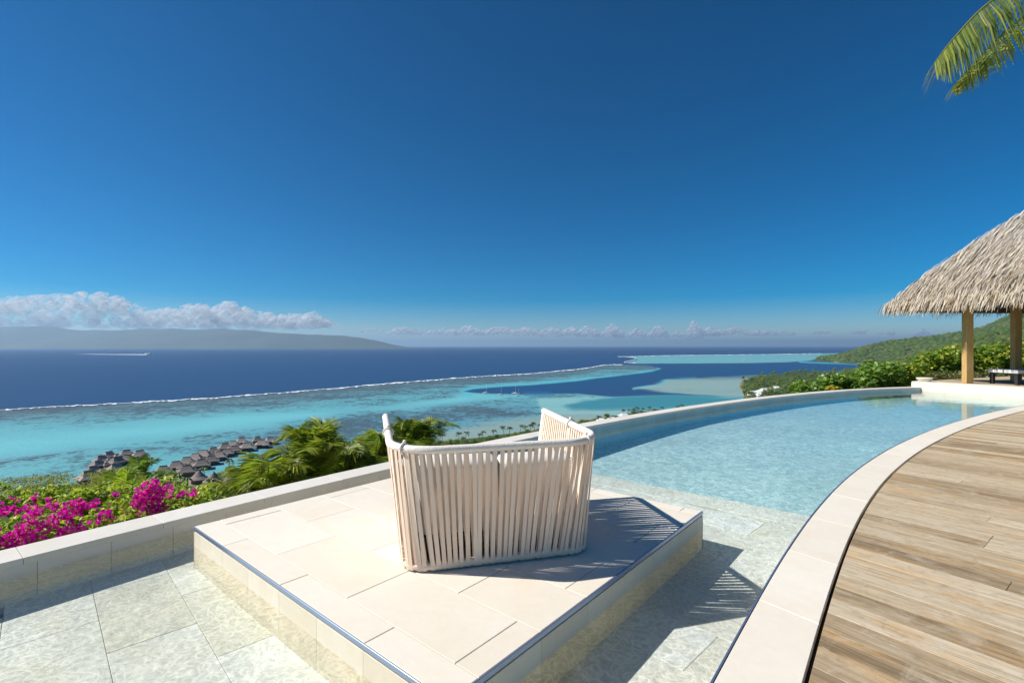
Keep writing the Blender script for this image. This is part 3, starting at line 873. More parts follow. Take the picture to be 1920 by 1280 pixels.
reef = [(-700, 812), (-300, 789), (0, 768), (200, 757), (400, 745.5), (600, 730), (760, 716), (900, 705.5), (1000, 699.6), (1087, 691.2), (1135, 684.2), (1168, 683.2)]
lagoon = reef + [(1205, 685.5), (1237, 690), (1222, 696), (1146, 706), (1073, 715.5), (1000, 721.5), (938, 725), (886, 729), (866, 733.5), (899, 737.5), (964, 739), (1084, 737.5), (1146, 743.5), (1198, 742), (1260, 741), (1330, 742), (1400, 744), (1460, 760), (1500, 1300), (-700, 1300)]
sand_right = [(1185, 729), (1210, 723), (1238, 718), (1252, 711), (1300, 708), (1360, 706.5), (1420, 704), (1430, 745), (1360, 744), (1277, 737.5), (1230, 733)]
teal_bay = [(1058, 759), (1090, 750), (1146, 744), (1198, 742), (1260, 741), (1330, 743), (1390, 747), (1380, 756), (1290, 763), (1172, 767), (1110, 769), (1072, 766)]
outer = [(1172, 668.4), (1240, 666.4), (1364, 665), (1536, 662.5), (1700, 661), (1700, 672), (1530, 675), (1470, 679), (1401, 680.3), (1291, 681), (1197, 681.3), (1180, 679), (1195, 674.5), (1192, 671)]
blue_patch = [(975, 735.5), (1025, 734.5), (1040, 739), (1010, 743), (980, 741)]
turq = [(-700, 905), (-300, 868), (0, 836), (150, 822), (300, 806), (430, 790), (560, 781), (680, 776), (800, 757), (900, 744), (980, 742)]

us = np.arange(-420, 2345, 4.0)
vs = np.r_[np.geomspace(1.17, 6, 14), np.arange(6.5, 60, 0.55), np.arange(60, 130, 0.9), np.arange(130, 300, 2.2), np.arange(300, 560, 12)] + HOR
UU, VV = np.meshgrid(us, vs); shp = UU.shape
U = UU.ravel(); Vv = VV.ravel()
Yw = DROP * F / (Vv - HOR); Xw = (U - 960) / F * Yw
Wp = np.stack([Xw / 60, Yw / 60, np.zeros_like(Xw)], 1)
nz = fbm(Wp, 5, 3); nz2 = fbm(Wp / 4 + 17, 4, 9)
Uj = U + (nz2 - .5) * 26; Vj = Vv + (nz - .5) * np.clip((Vv - HOR) * .09, 0.3, 12)
def lerp(c, t, col): return c * (1 - t[:, None]) + np.array(col) * t[:, None]
C = np.tile(np.array([0.020, 0.070, 0.165]), (len(U), 1))
far_t = np.clip(1 - (Vv - HOR) / 30, 0, 1); C = lerp(C, far_t * .6, (0.012, 0.050, 0.135))
den = np.zeros(len(U))
lag = soft(Uj, Vv + (nz - .5) * 1.2, lagoon, 1.3)
reef_v = np.interp(U, [p[0] for p in reef], [p[1] for p in reef])
dv = (Vj - reef_v) / np.clip((Vv - HOR) * 0.01, .35, 1.2)
Lc = np.tile(np.array([0.11, 0.33, 0.38]), (len(U), 1)); ld = np.full(len(U), 0.62)
flat = np.clip(1.25 - dv / 22, 0, 1)
Lc = lerp(Lc, flat, (0.115, 0.20, 0.225)); ld = np.where(flat > .3, .85, ld)
tv = np.interp(U, [p[0] for p in turq], [p[1] for p in turq])
tw_ = np.interp(U, [-300, 0, 300, 560, 700, 900, 1000], [36, 27, 20, 12, 9, 7, 2])
tq = np.exp(-((Vj - tv) / tw_) ** 2 * 1.1) * np.clip((1050 - U) / 170, 0, 1)
Lc = lerp(Lc, tq, (0.14, 0.43, 0.475)); ld = ld * (1 - tq * 1.25); ld = np.clip(ld, 0, 1)
dark_zone = soft(Uj, Vj, [(480, 810), (640, 775), (760, 765), (900, 757), (1000, 762), (1020, 778), (930, 790), (820, 795), (700, 812), (560, 845), (470, 850)], 12)
Lc = lerp(Lc, dark_zone * .75, (0.10, 0.235, 0.30)); ld = np.maximum(ld, dark_zone * .9)
pale = soft(Uj, Vj, [(800, 812), (900, 792), (1000, 782), (1060, 768), (1180, 768), (1180, 840), (800, 850)], 9)
Lc = lerp(Lc, pale, (0.22, 0.315, 0.30)); ld = ld * (1 - pale * .6)
rim = soft(Uj, Vj, [(1000, 745), (1100, 741), (1160, 744), (1090, 752), (1050, 760), (1075, 770), (1180, 768), (1180, 778), (1020, 778)], 3)
Lc = lerp(Lc, rim * .8, (0.22, 0.42, 0.41)); ld = ld * (1 - rim * .5)
near_sand = np.clip((Vj - np.interp(U, [0, 200, 400, 500, 600], [850, 850, 846, 838, 845])) / 14, 0, 1) * np.clip((520 - U) / 60, 0, 1)
Lc = lerp(Lc, near_sand * .7, (0.13, 0.38, 0.41)); ld = ld * (1 - near_sand * .35)
band = np.exp(-((Vj - np.interp(U, [0, 200], [866, 842])) / 7) ** 2) * np.clip((210 - U) / 60, 0, 1)
Lc = lerp(Lc, band * .6, (0.12, 0.30, 0.36)); ld = np.maximum(ld, band * .75)
# bright sandy rim on the channel side of the barrier reef
edge = [(1237, 690), (1222, 696), (1146, 706), (1073, 715.5), (1000, 721.5), (938, 725), (886, 729), (866, 734), (880, 742)]
ed_ = np.exp(-(seg_dist(Uj, Vj, edge) / np.clip((Vv - HOR) * .055, 1.4, 5)) ** 2)
Lc = lerp(Lc, ed_ * .9, (0.085, 0.40, 0.47)); ld = ld * (1 - ed_ * .8)
C = lerp(C, np.zeros(len(U)), (0, 0, 0)); C = C * (1 - lag[:, None]) + Lc * lag[:, None]; den = ld * lag
t = soft(Uj, Vj, teal_bay, 4.0); C = lerp(C, t, (0.045, 0.21, 0.26)); den *= (1 - t)
t = soft(Uj, Vj, sand_right, 2.4); C = lerp(C, t, (0.215, 0.33, 0.315)); den = den * (1 - t) + t * .25
t = np.exp(-(seg_dist(Uj, Vj, [(1185, 729.5), (1210, 724), (1236, 718.5), (1251, 711.5), (1300, 708)]) / 2.2) ** 2); C = lerp(C, t * .7, (0.13, 0.42, 0.47))
t = soft(Uj, Vv + (nz - .5), outer, .9); C = lerp(C, t, (0.13, 0.34, 0.38)); den = den * (1 - t) + t * .18
t = soft(Uj, Vj, blue_patch, 2); C = lerp(C, t * .45, (0.02, 0.14, 0.30))
t = np.exp(-(seg_dist(U, Vv, [(1500, 678.5), (1560, 681), (1634, 684.5), (1680, 685)]) / 1.3) ** 2); C = lerp(C, t * .8, (0.10, 0.40, 0.50))
far_blue = soft(U, Vj, [(1140, 688), (1700, 680), (1700, 705), (1230, 712), (1080, 735), (880, 734), (1000, 722)], 3) * (1 - lag); C = lerp(C, far_blue * .6, (0.014, 0.075, 0.17))
n_r, n_c = shp
ii = (np.arange(n_r - 1)[:, None] * n_c + np.arange(n_c - 1)[None, :]).ravel()
fc = np.stack([ii, ii + n_c, ii + n_c + 1, ii + 1], 1)
P = np.stack([Xw, Yw, np.full_like(Xw, SEA)], 1)
sea = build('sea', P, fc, M['sea'], None, False, np.concatenate([C, den[:, None]], 1)); sea['kind'] = 'structure'

def surf_line(pts, w, name='reef_surf', seed=1):
    L = catmull([Vector((*p, 0)) for p in pts], 40)
    V = []; fc = []; T = []
    for i, p in enumerate(L):
        T += [0.12, 1.0, 0.12]
        a = w(p.x) * max(.3, 2.2 * float(fbm(np.array([[i * .9, seed, 0]]), 3)[0]) - .7) ; b = w(p.x) * max(.35, 2.6 * float(fbm(np.array([[i * 1.1, seed + 9, 0]]), 3)[0]) - .8)
        m = p.y + (float(fbm(np.array([[i * .2, seed + 4, 0]]), 2)[0]) - .5) * w(p.x) * .8
        V += [sea_pt(p.x, m - a, .3), sea_pt(p.x, m + .2, .9), sea_pt(p.x, m + b, .3)]
    for i in range(len(L) - 1):
        o = 3 * i; fc += [[o, o + 1, o + 4, o + 3], [o + 1, o + 2, o + 5, o + 4]]
    o = build(name, V, fc, M['foam'], None, False, np.array(T))
    o['kind'] = 'stuff'; return o
tag(surf_line(reef[1:], lambda u: 2.0 if u < 500 else (1.6 if u < 900 else 1.2)), 'white line of surf breaking along the barrier reef', 'surf')
tag(surf_line([(1158, 668.2), (1182, 668.6), (1193, 671.5), (1184, 675.5), (1170, 678.6), (1192, 680.4)], lambda u: .9, seed=5), 'white curl of surf at the reef pass', 'surf')
tag(surf_line([(1182, 668), (1240, 666.4), (1300, 665.6), (1364, 665), (1450, 664), (1540, 662.6)], lambda u: .62, seed=8), 'far white surf line of the outer reef by the headland', 'surf')

# ------------------------------------------------------------------ land
coast_px = [(-900, 1010), (-300, 962), (0, 928), (120, 906), (180, 897), (250, 893), (330, 893), (375, 890), (440, 880), (480, 866), (520, 854), (600, 846), (700, 835), (830, 823), (880, 820), (950, 811), (1000, 803), (1080, 788), (1180, 772), (1290, 763), (1385, 752), (1390, 740), (1382, 728), (1383, 716), (1402, 706), (1450, 701), (1540, 697), (1640, 692), (1730, 690), (1665, 683.3), (1600, 681.6), (1540, 677.6), (1517, 674.5), (1540, 670), (1580, 665.5)]
coast = [tuple(sea_pt(u, v))[:2] for u, v in coast_px]
land_poly = coast + [(6500, 7000), (12000, 6500), (12000, -3000), (-3000, -3000), (-2500, -200)]
def land_z(X, Y):
    d = seg_dist(X, Y, coast); ins = in_poly(X, Y, land_poly)
    r = np.hypot(X, Y); az = np.degrees(np.arctan2(X, Y))
    slope = .315 - .285 * np.clip((az - 33) / 9, 0, 1)
    top = 79.5 - 2.4 * (1 - np.clip((az - 33) / 9, 0, 1)) - slope * np.maximum(r - 4, 0)
    low = 1.2 + np.clip(d, 0, 120) * .02
    z = low + np.logaddexp(0, (top - low) / 3.0) * 3.0
    def ridge(pts, wid):
        z_ = np.zeros_like(X); cr = [(far(u, v, Y_)) for u, v, Y_ in pts]
        best = np.full(X.shape, 1e9); hh = np.zeros_like(X)
        for a, b in zip(cr[:-1], cr[1:]):
            dx, dy = b.x - a.x, b.y - a.y
            t = np.clip(((X - a.x) * dx + (Y - a.y) * dy) / (dx * dx + dy * dy), 0, 1)
            dist = np.hypot(X - a.x - t * dx, Y - a.y - t * dy); hc = (a.z + (b.z - a.z) * t) - SEA
            m = dist < best; best = np.where(m, dist, best); hh = np.where(m, hc, hh)
        w = wid * (0.25 + hh / 150)
        return hh * np.exp(-(best / np.maximum(w, 40)) ** 1.6)
    n = fbm(np.stack([X / 180, Y / 180, X * 0], -1).reshape(-1, 3), 4, 2).reshape(X.shape) - .5
    r1 = ridge([(1530, 671.5, 2750), (1576, 665, 2700), (1622, 652, 2600), (1666, 642, 2500), (1736, 633, 2400), (1804, 622, 2300), (1894, 595, 2200), (2010, 560, 2150), (2300, 500, 2100)], 300)
    r2 = ridge([(1690, 690, 1350), (1725, 672, 1200), (1804, 647, 1050), (1894, 621, 930), (2010, 588, 850), (2300, 520, 760)], 190)
    z = np.maximum(z, np.maximum(r1 * (1 + n * .25), r2 * (1 + n * .22)) * np.clip(d / 60, 0, 1))
    z = np.where(r > 60, z + n * 6 * np.clip(d / 150, 0, 1), z)
    return np.where(ins, SEA + np.minimum(z, d * .10 - .4 + np.maximum(d - 18, 0) * 1.2), SEA - np.clip(d * .08, 0, 3) - .6), d, ins
az = np.radians(np.linspace(-75, 75, 301)); rr = np.r_[np.geomspace(4, 900, 150), np.linspace(925, 5600, 120)]
AZ, RR = np.meshgrid(az, rr)
X = RR * np.sin(AZ); Y = RR * np.cos(AZ)
Z, D, INS = land_z(X, Y)
Z = np.where(RR < 15.5, np.minimum(Z, -2.6), Z); Z = np.where((RR < 30) & (np.degrees(AZ) > 20), np.minimum(Z, -2.0), Z)
n_r, n_c = X.shape
hut = at(420, 895, SEA)
sandm = np.clip(1 - D / 7, 0, 1) * INS + np.clip(1.2 - np.hypot(X - hut.x, Y - hut.y) / 30, 0, .8) * INS
ii = (np.arange(n_r - 1)[:, None] * n_c + np.arange(n_c - 1)[None, :]).ravel()
fc = np.stack([ii, ii + n_c, ii + n_c + 1, ii + 1], 1)
P = np.stack([X.ravel(), Y.ravel(), Z.ravel()], 1)
zq = Z.ravel()[fc]; fc = fc[(zq > SEA - 1.5).any(axis=1)]
land = build('hillside_ground', P, fc[:, ::-1], M['hill'], None, True, np.clip(sandm, 0, 1).ravel()); land['kind'] = 'structure'
def ground(x, y):
    z, _, _ = land_z(np.array([float(x)]), np.array([float(y)]))
    return float(z[0])

# wooded cover of the headland and the ridge: too many crowns to count
def blobs(name, pts, rad, sub, label, seed=0):
    bm = bmesh.new(); bmesh.ops.create_icosphere(bm, subdivisions=sub, radius=1.0)
    bv = np.array([v_.co[:] for v_ in bm.verts]); bf = np.array([[v_.index for v_ in f_.verts] for f_ in bm.faces]); bm.free()
    n = len(pts); r = np.random.default_rng(seed)
    sc = rad * r.uniform(.6, 1.35, (n, 1, 1)) * np.stack([r.uniform(.8, 1.25, n), r.uniform(.8, 1.25, n), r.uniform(.65, 1.1, n)], 1)[:, None, :]
    jit = r.uniform(.72, 1.22, (n, len(bv), 1))
    Vb = (bv[None] * sc * jit + pts[:, None, :]).reshape(-1, 3)
    Fb = (bf[None] + (np.arange(n) * len(bv))[:, None, None]).reshape(-1, 3)
    base_ = np.array([(0.075, 0.125, 0.03), (0.10, 0.15, 0.035), (0.06, 0.105, 0.03), (0.14, 0.165, 0.05), (0.085, 0.11, 0.04)])
    tn = np.repeat(base_[r.integers(0, 5, n)] * r.uniform(.75, 1.25, (n, 1)), len(bv), 0)
    o = build(name, Vb, Fb, M['canopy'], None, True, tn); o['kind'] = 'stuff'; tag(o, label, 'forest')
def forest_pts(n, a0, a1, r0, r1, zmin, seed):
    r = np.random.default_rng(seed)
    a = np.radians(r.uniform(a0, a1, n)); q = np.sqrt(r.uniform(r0 ** 2, r1 ** 2, n))
    X = q * np.sin(a); Y = q * np.cos(a); Z, D, I = land_z(X, Y)
    m = I & (Z > SEA + zmin) & (D > 12)
    return np.stack([X, Y, Z], 1)[m]
p = forest_pts(30000, 29, 56, 1500, 3600, 6, 1)
blobs('headland_forest', p, 11, 1, 'dense green forest covering the headland across the bay', 1)
p = forest_pts(9000, 38, 56, 480, 1500, 26, 2)
blobs('ridge_forest', p, 6.5, 1, 'lighter green scrub forest on the ridge behind the pavilion', 2)

# ------------------------------------------------------------------ leaves and palms
def leaf_mesh(pts, size, tint, upb=0.5, asp=0.55, fold=0.25, rs=None, flat=None):
    """Folded diamond leaves at the given points; returns V, F, tint per vertex."""
    n = len(pts); r = rs or RNG
    nr = r.normal(size=(n, 3)); nr[:, 2] = np.abs(nr[:, 2]) + upb
    nr /= np.linalg.norm(nr, axis=1)[:, None]
    a = r.normal(size=(n, 3)); a[:, 2] -= .25
    a -= nr * (a * nr).sum(1)[:, None]; a /= np.linalg.norm(a, axis=1)[:, None]
    b = np.cross(nr, a)
    s = np.asarray(size).reshape(-1, 1) * r.uniform(.65, 1.3, (n, 1))
    base_ = pts - a * s * .5; tip = pts + a * s * .5 - nr * s * .1
    lf = pts - a * s * .06 + b * s * asp * .5 + nr * s * fold * .3; rt = pts - a * s * .06 - b * s * asp * .5 + nr * s * fold * .3
    V = np.stack([base_, lf, tip, rt], 1).reshape(-1, 3)
    q = np.arange(n)[:, None] * 4
    Fc = np.concatenate([q + np.array([0, 2, 1]), q + np.array([0, 3, 2])])
    return V, Fc, np.repeat(tint, 4, 0)
def clump_pts(ells, n, shell=0.45, rs=None):
    r = rs or RNG
    w = np.array([e_[3] * e_[4] + e_[4] * e_[5] + e_[3] * e_[5] for e_ in ells]) if len(ells[0]) > 4 else np.array([e_[3] ** 2 for e_ in ells])
    pick = r.choice(len(ells), n, p=w / w.sum())
    E_ = np.array([tuple(e_[:3]) + (tuple(e_[3:6]) if len(e_) > 4 else (e_[3],) * 3) for e_ in ells])
    d = r.normal(size=(n, 3)); d /= np.linalg.norm(d, axis=1)[:, None]
    d *= (r.uniform(shell ** 3, 1, n) ** (1 / 3))[:, None]
    return E_[pick, :3] + d * E_[pick, 3:6]
def palette(cols, n, lo=.75, hi=1.25, rs=None):
    r = rs or RNG
    c = np.array(cols) * 1.35
    return c[r.integers(0, len(c), n)] * r.uniform(lo, hi, (n, 1))
GREEN = [(0.075, 0.14, 0.02), (0.11, 0.18, 0.025), (0.05, 0.10, 0.018), (0.16, 0.20, 0.03)]
OLIVE = [(0.14, 0.15, 0.03), (0.19, 0.18, 0.035), (0.10, 0.115, 0.025), (0.24, 0.20, 0.04)]
LIME = [(0.17, 0.24, 0.025), (0.26, 0.30, 0.03), (0.12, 0.19, 0.022), (0.34, 0.33, 0.035)]
def foliage(name, parent, ells, n, size, cols, mat='leaf', upb=.5, asp=.55, shell=.45):
    pts = clump_pts(ells, n, shell)
    V, Fc, T = leaf_mesh(pts, size, palette(cols, n), upb, asp)
    return build(name, V, Fc, M[mat], parent, False, T)

def frond(pts, n, llen, lw, hang, cols, rach=0.012, vshape=0.5, seed=0, fall=0.25):
    """A feather palm leaf along the polyline pts: rachis and two rows of leaflets."""
    r = random.Random(seed)
    C = catmull(pts, 10); m = len(C)
    Vr, Fr = tube(C, [rach * (1 - .8 * i / (m - 1)) for i in range(m)], 5, False)
    V = list(Vr); Fc = [list(f_) for f_ in Fr]
    base_c = r.choice(cols); T = [(base_c[0] * 1.5, base_c[1] * 1.25, base_c[2] * 1.2)] * len(Vr)
    for i in range(n):
        f = 0.10 + 0.90 * (i + r.uniform(-.3, .3)) / n; f = min(max(f, .02), .995)
        q = f * (m - 1); a = int(min(q, m - 2)); p = C[a].lerp(C[a + 1], q - a); t = (C[a + 1] - C[a]).normalized()
        side = t.cross(Vector((0, 0, 1)))
        if side.length < .05: side = Vector((1, 0, 0))
        side.normalize(); up = side.cross(t).normalized()
        L = llen * (math.sin(math.pi * min(1, .16 + .80 * f)) ** .7) * r.uniform(.85, 1.1) + .02
        for sg in (-1, 1):
            d = (side * sg + t * (.35 + .75 * f) + up * vshape * r.uniform(.5, 1.2) + Vector((0, 0, -hang * r.uniform(.6, 1.3)))).normalized()
            w = (t - d * t.dot(d)).normalized() * lw
            m1 = p + d * L * .5 + Vector((0, 0, -hang * fall * L * .3)); e1 = p + d * L * .92 + Vector((0, 0, -fall * L * (.4 + hang) * r.uniform(.6, 1.3)))
            o = len(V)
            V += [p - w * .4, p + w * .4, m1 - w, m1 + w, e1 - w * .15, e1 + w * .15]
            Fc += [[o, o + 1, o + 3, o + 2], [o + 2, o + 3, o + 5, o + 4]]
            g = r.uniform(.7, 1.3); cc = r.choice(cols); g *= 1.3
            T += [(cc[0] * g, cc[1] * g, cc[2] * g)] * 6
    return V, Fc, np.array(T)
def palm_clump(name, base, label, n, L, seed, llen=.40, lw=.0095, cols=LIME, lean=(0, 0), el=(32, 82), hang=.25, stem=.0, nl=78, group=None):
    t = thing(name, base, label, 'palm', group)
    r = random.Random(seed)
    for i in range(max(1, int(stem > 0) * 3)):
        if stem <= 0: break
        a = r.uniform(0, 6.28)
        V, Fc = tube([base, base + Vector((.05 * math.cos(a), .05 * math.sin(a), stem * .5)), base + Vector((.14 * math.cos(a), .14 * math.sin(a), stem))], [.045, .04, .032], 7)
        build('stem', V, Fc, M['bark'], t, True)
    top = base + Vector((0, 0, stem))
    for i in range(n):
        a = 2 * math.pi * (i + r.uniform(-.3, .3)) / n * 2.4; e_ = math.radians(r.uniform(*el)); l = L * r.uniform(.75, 1.1)
        d = Vector((math.cos(a) * math.cos(e_) + lean[0], math.sin(a) * math.cos(e_) + lean[1], math.sin(e_)))
        h = Vector((d.x, d.y, 0))
        P_ = [top + Vector((d.x, d.y, 0)) * .03, top + d * l * .38, top + d * l * .72 + h * l * .08 - Vector((0, 0, .05 * l)), top + d * l * .95 + h * l * .22 - Vector((0, 0, .26 * l))]
        V, Fc, T = frond(P_, nl, llen, lw, hang, cols, .011, .45, seed * 100 + i)
        build('frond', V, Fc, M['leaf'], t, False, T)
    return t

# palms just below the parapet
G_ = 'feathery palms below the parapet'
def fb(u, v, Y): return far(u, v, Y)
palm_clump('areca_palm', fb(590, 905, 7.4), 'tall bushy palm with upright fronds, left of the chair behind the parapet', 19, 1.12, 3, cols=LIME, el=(52, 88), stem=0.0)
palm_clump('areca_palm', fb(500, 925, 7.0), 'low spreading palm over the parapet, between the beach huts and the tall palm', 15, .82, 4, cols=LIME, el=(22, 72), hang=.45)
palm_clump('areca_palm', fb(640, 893, 8.2), 'drooping palm on the right of the tall bushy palm', 13, .72, 5, cols=GREEN + LIME, el=(25, 75), hang=.55)
palm_clump('areca_palm', fb(700, 872, 8.8), 'rounded dark green palm touching the left side of the chair', 15, .80, 6, cols=GREEN + LIME, el=(20, 80), hang=.45)
palm_clump('areca_palm', fb(775, 850, 9.2), 'palm rising just behind the left arm of the chair', 15, .90, 8, cols=LIME + GREEN, el=(38, 87), hang=.3, lean=(.12, 0))
palm_clump('young_palm', fb(232, 945, 6.6), 'small yellow green palm behind the magenta flowers', 7, .62, 9, llen=.24, cols=[(0.36, 0.42, 0.03), (0.30, 0.38, 0.03), (0.22, 0.32, 0.03)], el=(48, 88), nl=26, hang=.1)
palm_clump('young_palm', fb(262, 905, 9.5), 'slender palm shoot against the bungalows on stilts', 5, .62, 10, llen=.24, cols=GREEN, el=(66, 89), nl=26, hang=.1)

# bougainvillea hedge
def bush(name, label, cat, ells_px, n, size, cols, stems=4, group=None, asp=.55, upb=.5, shell=.45, mat='leaf'):
    cs = [(far(u, v, Y_), rx, ry, rz) for u, v, Y_, rx, ry, rz in ells_px]
    c = sum((q[0] for q in cs), Vector()) / len(cs)
    zb = min(q[0].z - q[3] for q in cs) - .35
    t = thing(name, Vector((c.x, c.y, zb)), label, cat, group)
    foliage('foliage', t, [(*q[0], *q[1:]) for q in cs], n, size, cols, mat, upb, asp, shell)
    for q in random.sample(cs, min(stems, len(cs))):
        V, Fc = tube([Vector((c.x, c.y, zb)), Vector((c.x, c.y, zb)).lerp(q[0], .5) + Vector((0, 0, .05)), q[0]], [.03, .02, .01], 6)
        build('stem', V, Fc, M['bark'], t, True)
    return t
rs_ = random.Random(5)
ells = []
for i in range(56):
    u = rs_.uniform(-90, 385); vt = np.interp(u, [-90, 0, 100, 200, 300, 385], [928, 925, 918, 912, 905, 915]); vb = np.interp(u, [-90, 385], [1065, 955])
    v = rs_.uniform(vt, vb); ells.append((u, v, 5.0 + (vb - v) / (vb - vt + 1e-3) * 1.0 + rs_.uniform(-.15, .15), rs_.uniform(.13, .26), rs_.uniform(.13, .26), rs_.uniform(.10, .2)))
hedge = bush('bougainvillea', 'bougainvillea hedge with bright magenta flowers behind the parapet at left', 'shrub', ells, 15000, .062, [tuple(x * 1.6 for x in c_) for c_ in LIME + LIME + OLIVE + GREEN + [(0.36, 0.36, 0.04)]], 12)
fl_px = [(135, 952, 17), (110, 966, 15), (88, 985, 15), (62, 968, 14), (45, 988, 13), (30, 1010, 20), (10, 1018, 16), (8, 957, 13), (70, 1000, 13), (125, 1000, 18), (150, 990, 10), (195, 965, 11), (128, 968, 9), (170, 948, 9), (285, 910, 15), (272, 925, 17), (292, 930, 18), (282, 948, 20), (300, 955, 14), (262, 940, 12), (315, 913, 9), (345, 928, 10), (362, 924, 8), (50, 952, 8), (100, 948, 9), (75, 955, 8), (-30, 1000, 22), (-60, 975, 20), (100, 1015, 9), (55, 1018, 11)]
els = []
for u, v, r_ in fl_px:
    Y_ = 4.78 if v > 960 else 5.0
    r_ *= .86
    c = far(u, v, Y_); q = r_ / F * Y_
    els.append((*c, q * 1.3, q * 1.1, q * 1.0))
    for _ in range(2):
        els.append((c.x + rs_.uniform(-2.0, 2.0) * q, c.y + rs_.uniform(-.3, .3) * q, c.z + rs_.uniform(-1.3, 1.3) * q, q * .4, q * .4, q * .35))
for _ in range(70):
    u = rs_.uniform(-60, 330); v = rs_.uniform(935, 1010) - (u + 60) * .05
    c = far(u, v, 4.9 + (975 - v) * .004); q = rs_.uniform(3, 6) / F * 5
    els.append((*c, q, q, q))
foliage('flowers', hedge, els, 3000, .036, [(0.58, 0.015, 0.34), (0.66, 0.03, 0.40), (0.50, 0.012, 0.28), (0.70, 0.09, 0.36)], 'petal', .2, .85, .3)
# feathery flat-crowned tree behind the hedge
ells = []
for i in range(72):
    u = rs_.uniform(-120, 245); f = rs_.random(); v = np.interp(u, [-120, 0, 60, 110, 140, 190, 245], [905, 903, 893, 888, 900, 884, 884]) + f * np.interp(u, [-120, 120, 245], [75, 55, 22])
    ells.append((u, v, 8.4 - f * 1.6 + rs_.uniform(-.3, .3), rs_.uniform(.14, .34), rs_.uniform(.14, .34), rs_.uniform(.03, .07)))
bush('feathery_tree', 'feathery olive green tree with flat sprays above the flowering hedge', 'tree', ells, 11000, .045, [tuple(x * 1.25 for x in c_) for c_ in OLIVE], 30, None, .34, 1.6, .1)
ells = [(u, v, Y_, r_, r_, r_ * .75) for u, v, Y_, r_ in ((330, 938, 9, .3), (352, 935, 9, .28), (375, 938, 9.5, .3), (405, 935, 10, .32), (430, 930, 10, .28), (318, 945, 8, .25), (460, 930, 10, .3), (300, 945, 7.5, .25))]
bush('slope_shrub', 'grey green shrub over the parapet between magenta flowers and palms', 'shrub', ells, 2600, .07, [(0.09, 0.13, 0.045), (0.12, 0.16, 0.06), (0.16, 0.18, 0.06)], 4)

# shrubs beyond the far end of the pool
def round_shrub(name, label, spots, n, size, cols, group=None, cat='shrub'):
    return bush(name, label, cat, [(u, v, Y_, r_, r_, r_ * .8) for u, v, Y_, r_ in spots], n, size, cols, 5, group, .8, 1.0, .35)
HIB = [(0.10, 0.20, 0.035), (0.15, 0.25, 0.04), (0.075, 0.155, 0.03), (0.20, 0.29, 0.06)]
YEL = [(0.26, 0.30, 0.035), (0.33, 0.36, 0.04), (0.19, 0.25, 0.03), (0.40, 0.38, 0.05)]
def spots(u0, u1, vt0, vt1, vb, Y_, k_, r_, seed):
    q = random.Random(seed); out = []
    for i in range(k_):
        u = q.uniform(u0, u1); f = (u - u0) / (u1 - u0); vt = vt0 + (vt1 - vt0) * f
        out.append((u, q.uniform(vt + r_ / Y_ * F * .35, vb), Y_ + q.uniform(-.6, .6), r_ * q.uniform(.7, 1.2)))
    return out
round_shrub('hibiscus_shrub', 'low green shrub with yellow leaves at its foot by the infinity edge', spots(1490, 1570, 718, 704, 738, 17, 16, .28, 1), 1500, .13, HIB)
round_shrub('hibiscus_shrub', 'broad leaved green shrub in the middle of the row beyond the pool', spots(1550, 1630, 708, 690, 738, 17.5, 20, .36, 2), 2200, .16, HIB)
round_shrub('hibiscus_shrub', 'tallest rounded dark green shrub in the row beyond the pool', spots(1610, 1690, 682, 686, 735, 18, 22, .4, 3), 2600, .17, HIB)
round_shrub('hibiscus_shrub', 'yellow green shrub just left of the stone bowl', spots(1670, 1730, 686, 676, 730, 18.5, 18, .36, 4), 1900, .15, YEL + HIB)
round_shrub('garden_tree', 'yellow green leafy tree left of the front pavilion post', spots(1725, 1815, 668, 642, 715, 22, 34, .5, 5), 3600, .19, YEL + HIB, None, 'tree')
round_shrub('garden_tree', 'leafy tree framed between the two pavilion posts', spots(1815, 1905, 655, 640, 712, 22, 34, .5, 6), 3600, .19, YEL + HIB, None, 'tree')
round_shrub('garden_tree', 'leafy tree right of the rear pavilion post, cut by the picture edge', spots(1905, 2010, 650, 635, 712, 23, 30, .55, 7), 3000, .2, HIB + YEL, None, 'tree')
c_ = far(1560, 727, 16.4)
yl = build('leaf', *leaf_mesh(clump_pts([(c_.x, c_.y, c_.z, .2, .1, .07)], 26), .12, palette([(0.62, 0.42, 0.02), (0.55, 0.40, 0.03)], 26), 1.0, .8)[:2], M['leaf'], [o for o in bpy.data.objects if o.name == 'hibiscus_shrub'][0], False, np.tile(np.array([[.60, .40, .02]]), (26 * 4, 1)))
yl.name = 'yellow_leaves'
# dark dry brush under the garden trees
o = bush('undergrowth', 'tangled dry brush at the foot of the trees behind the pavilion', 'shrub', [(u, 706, 20.5, .55, .5, .28) for u in range(1700, 2030, 22)], 3200, .11, [(0.13, 0.13, 0.05), (0.18, 0.16, 0.08), (0.09, 0.10, 0.03)], 10)

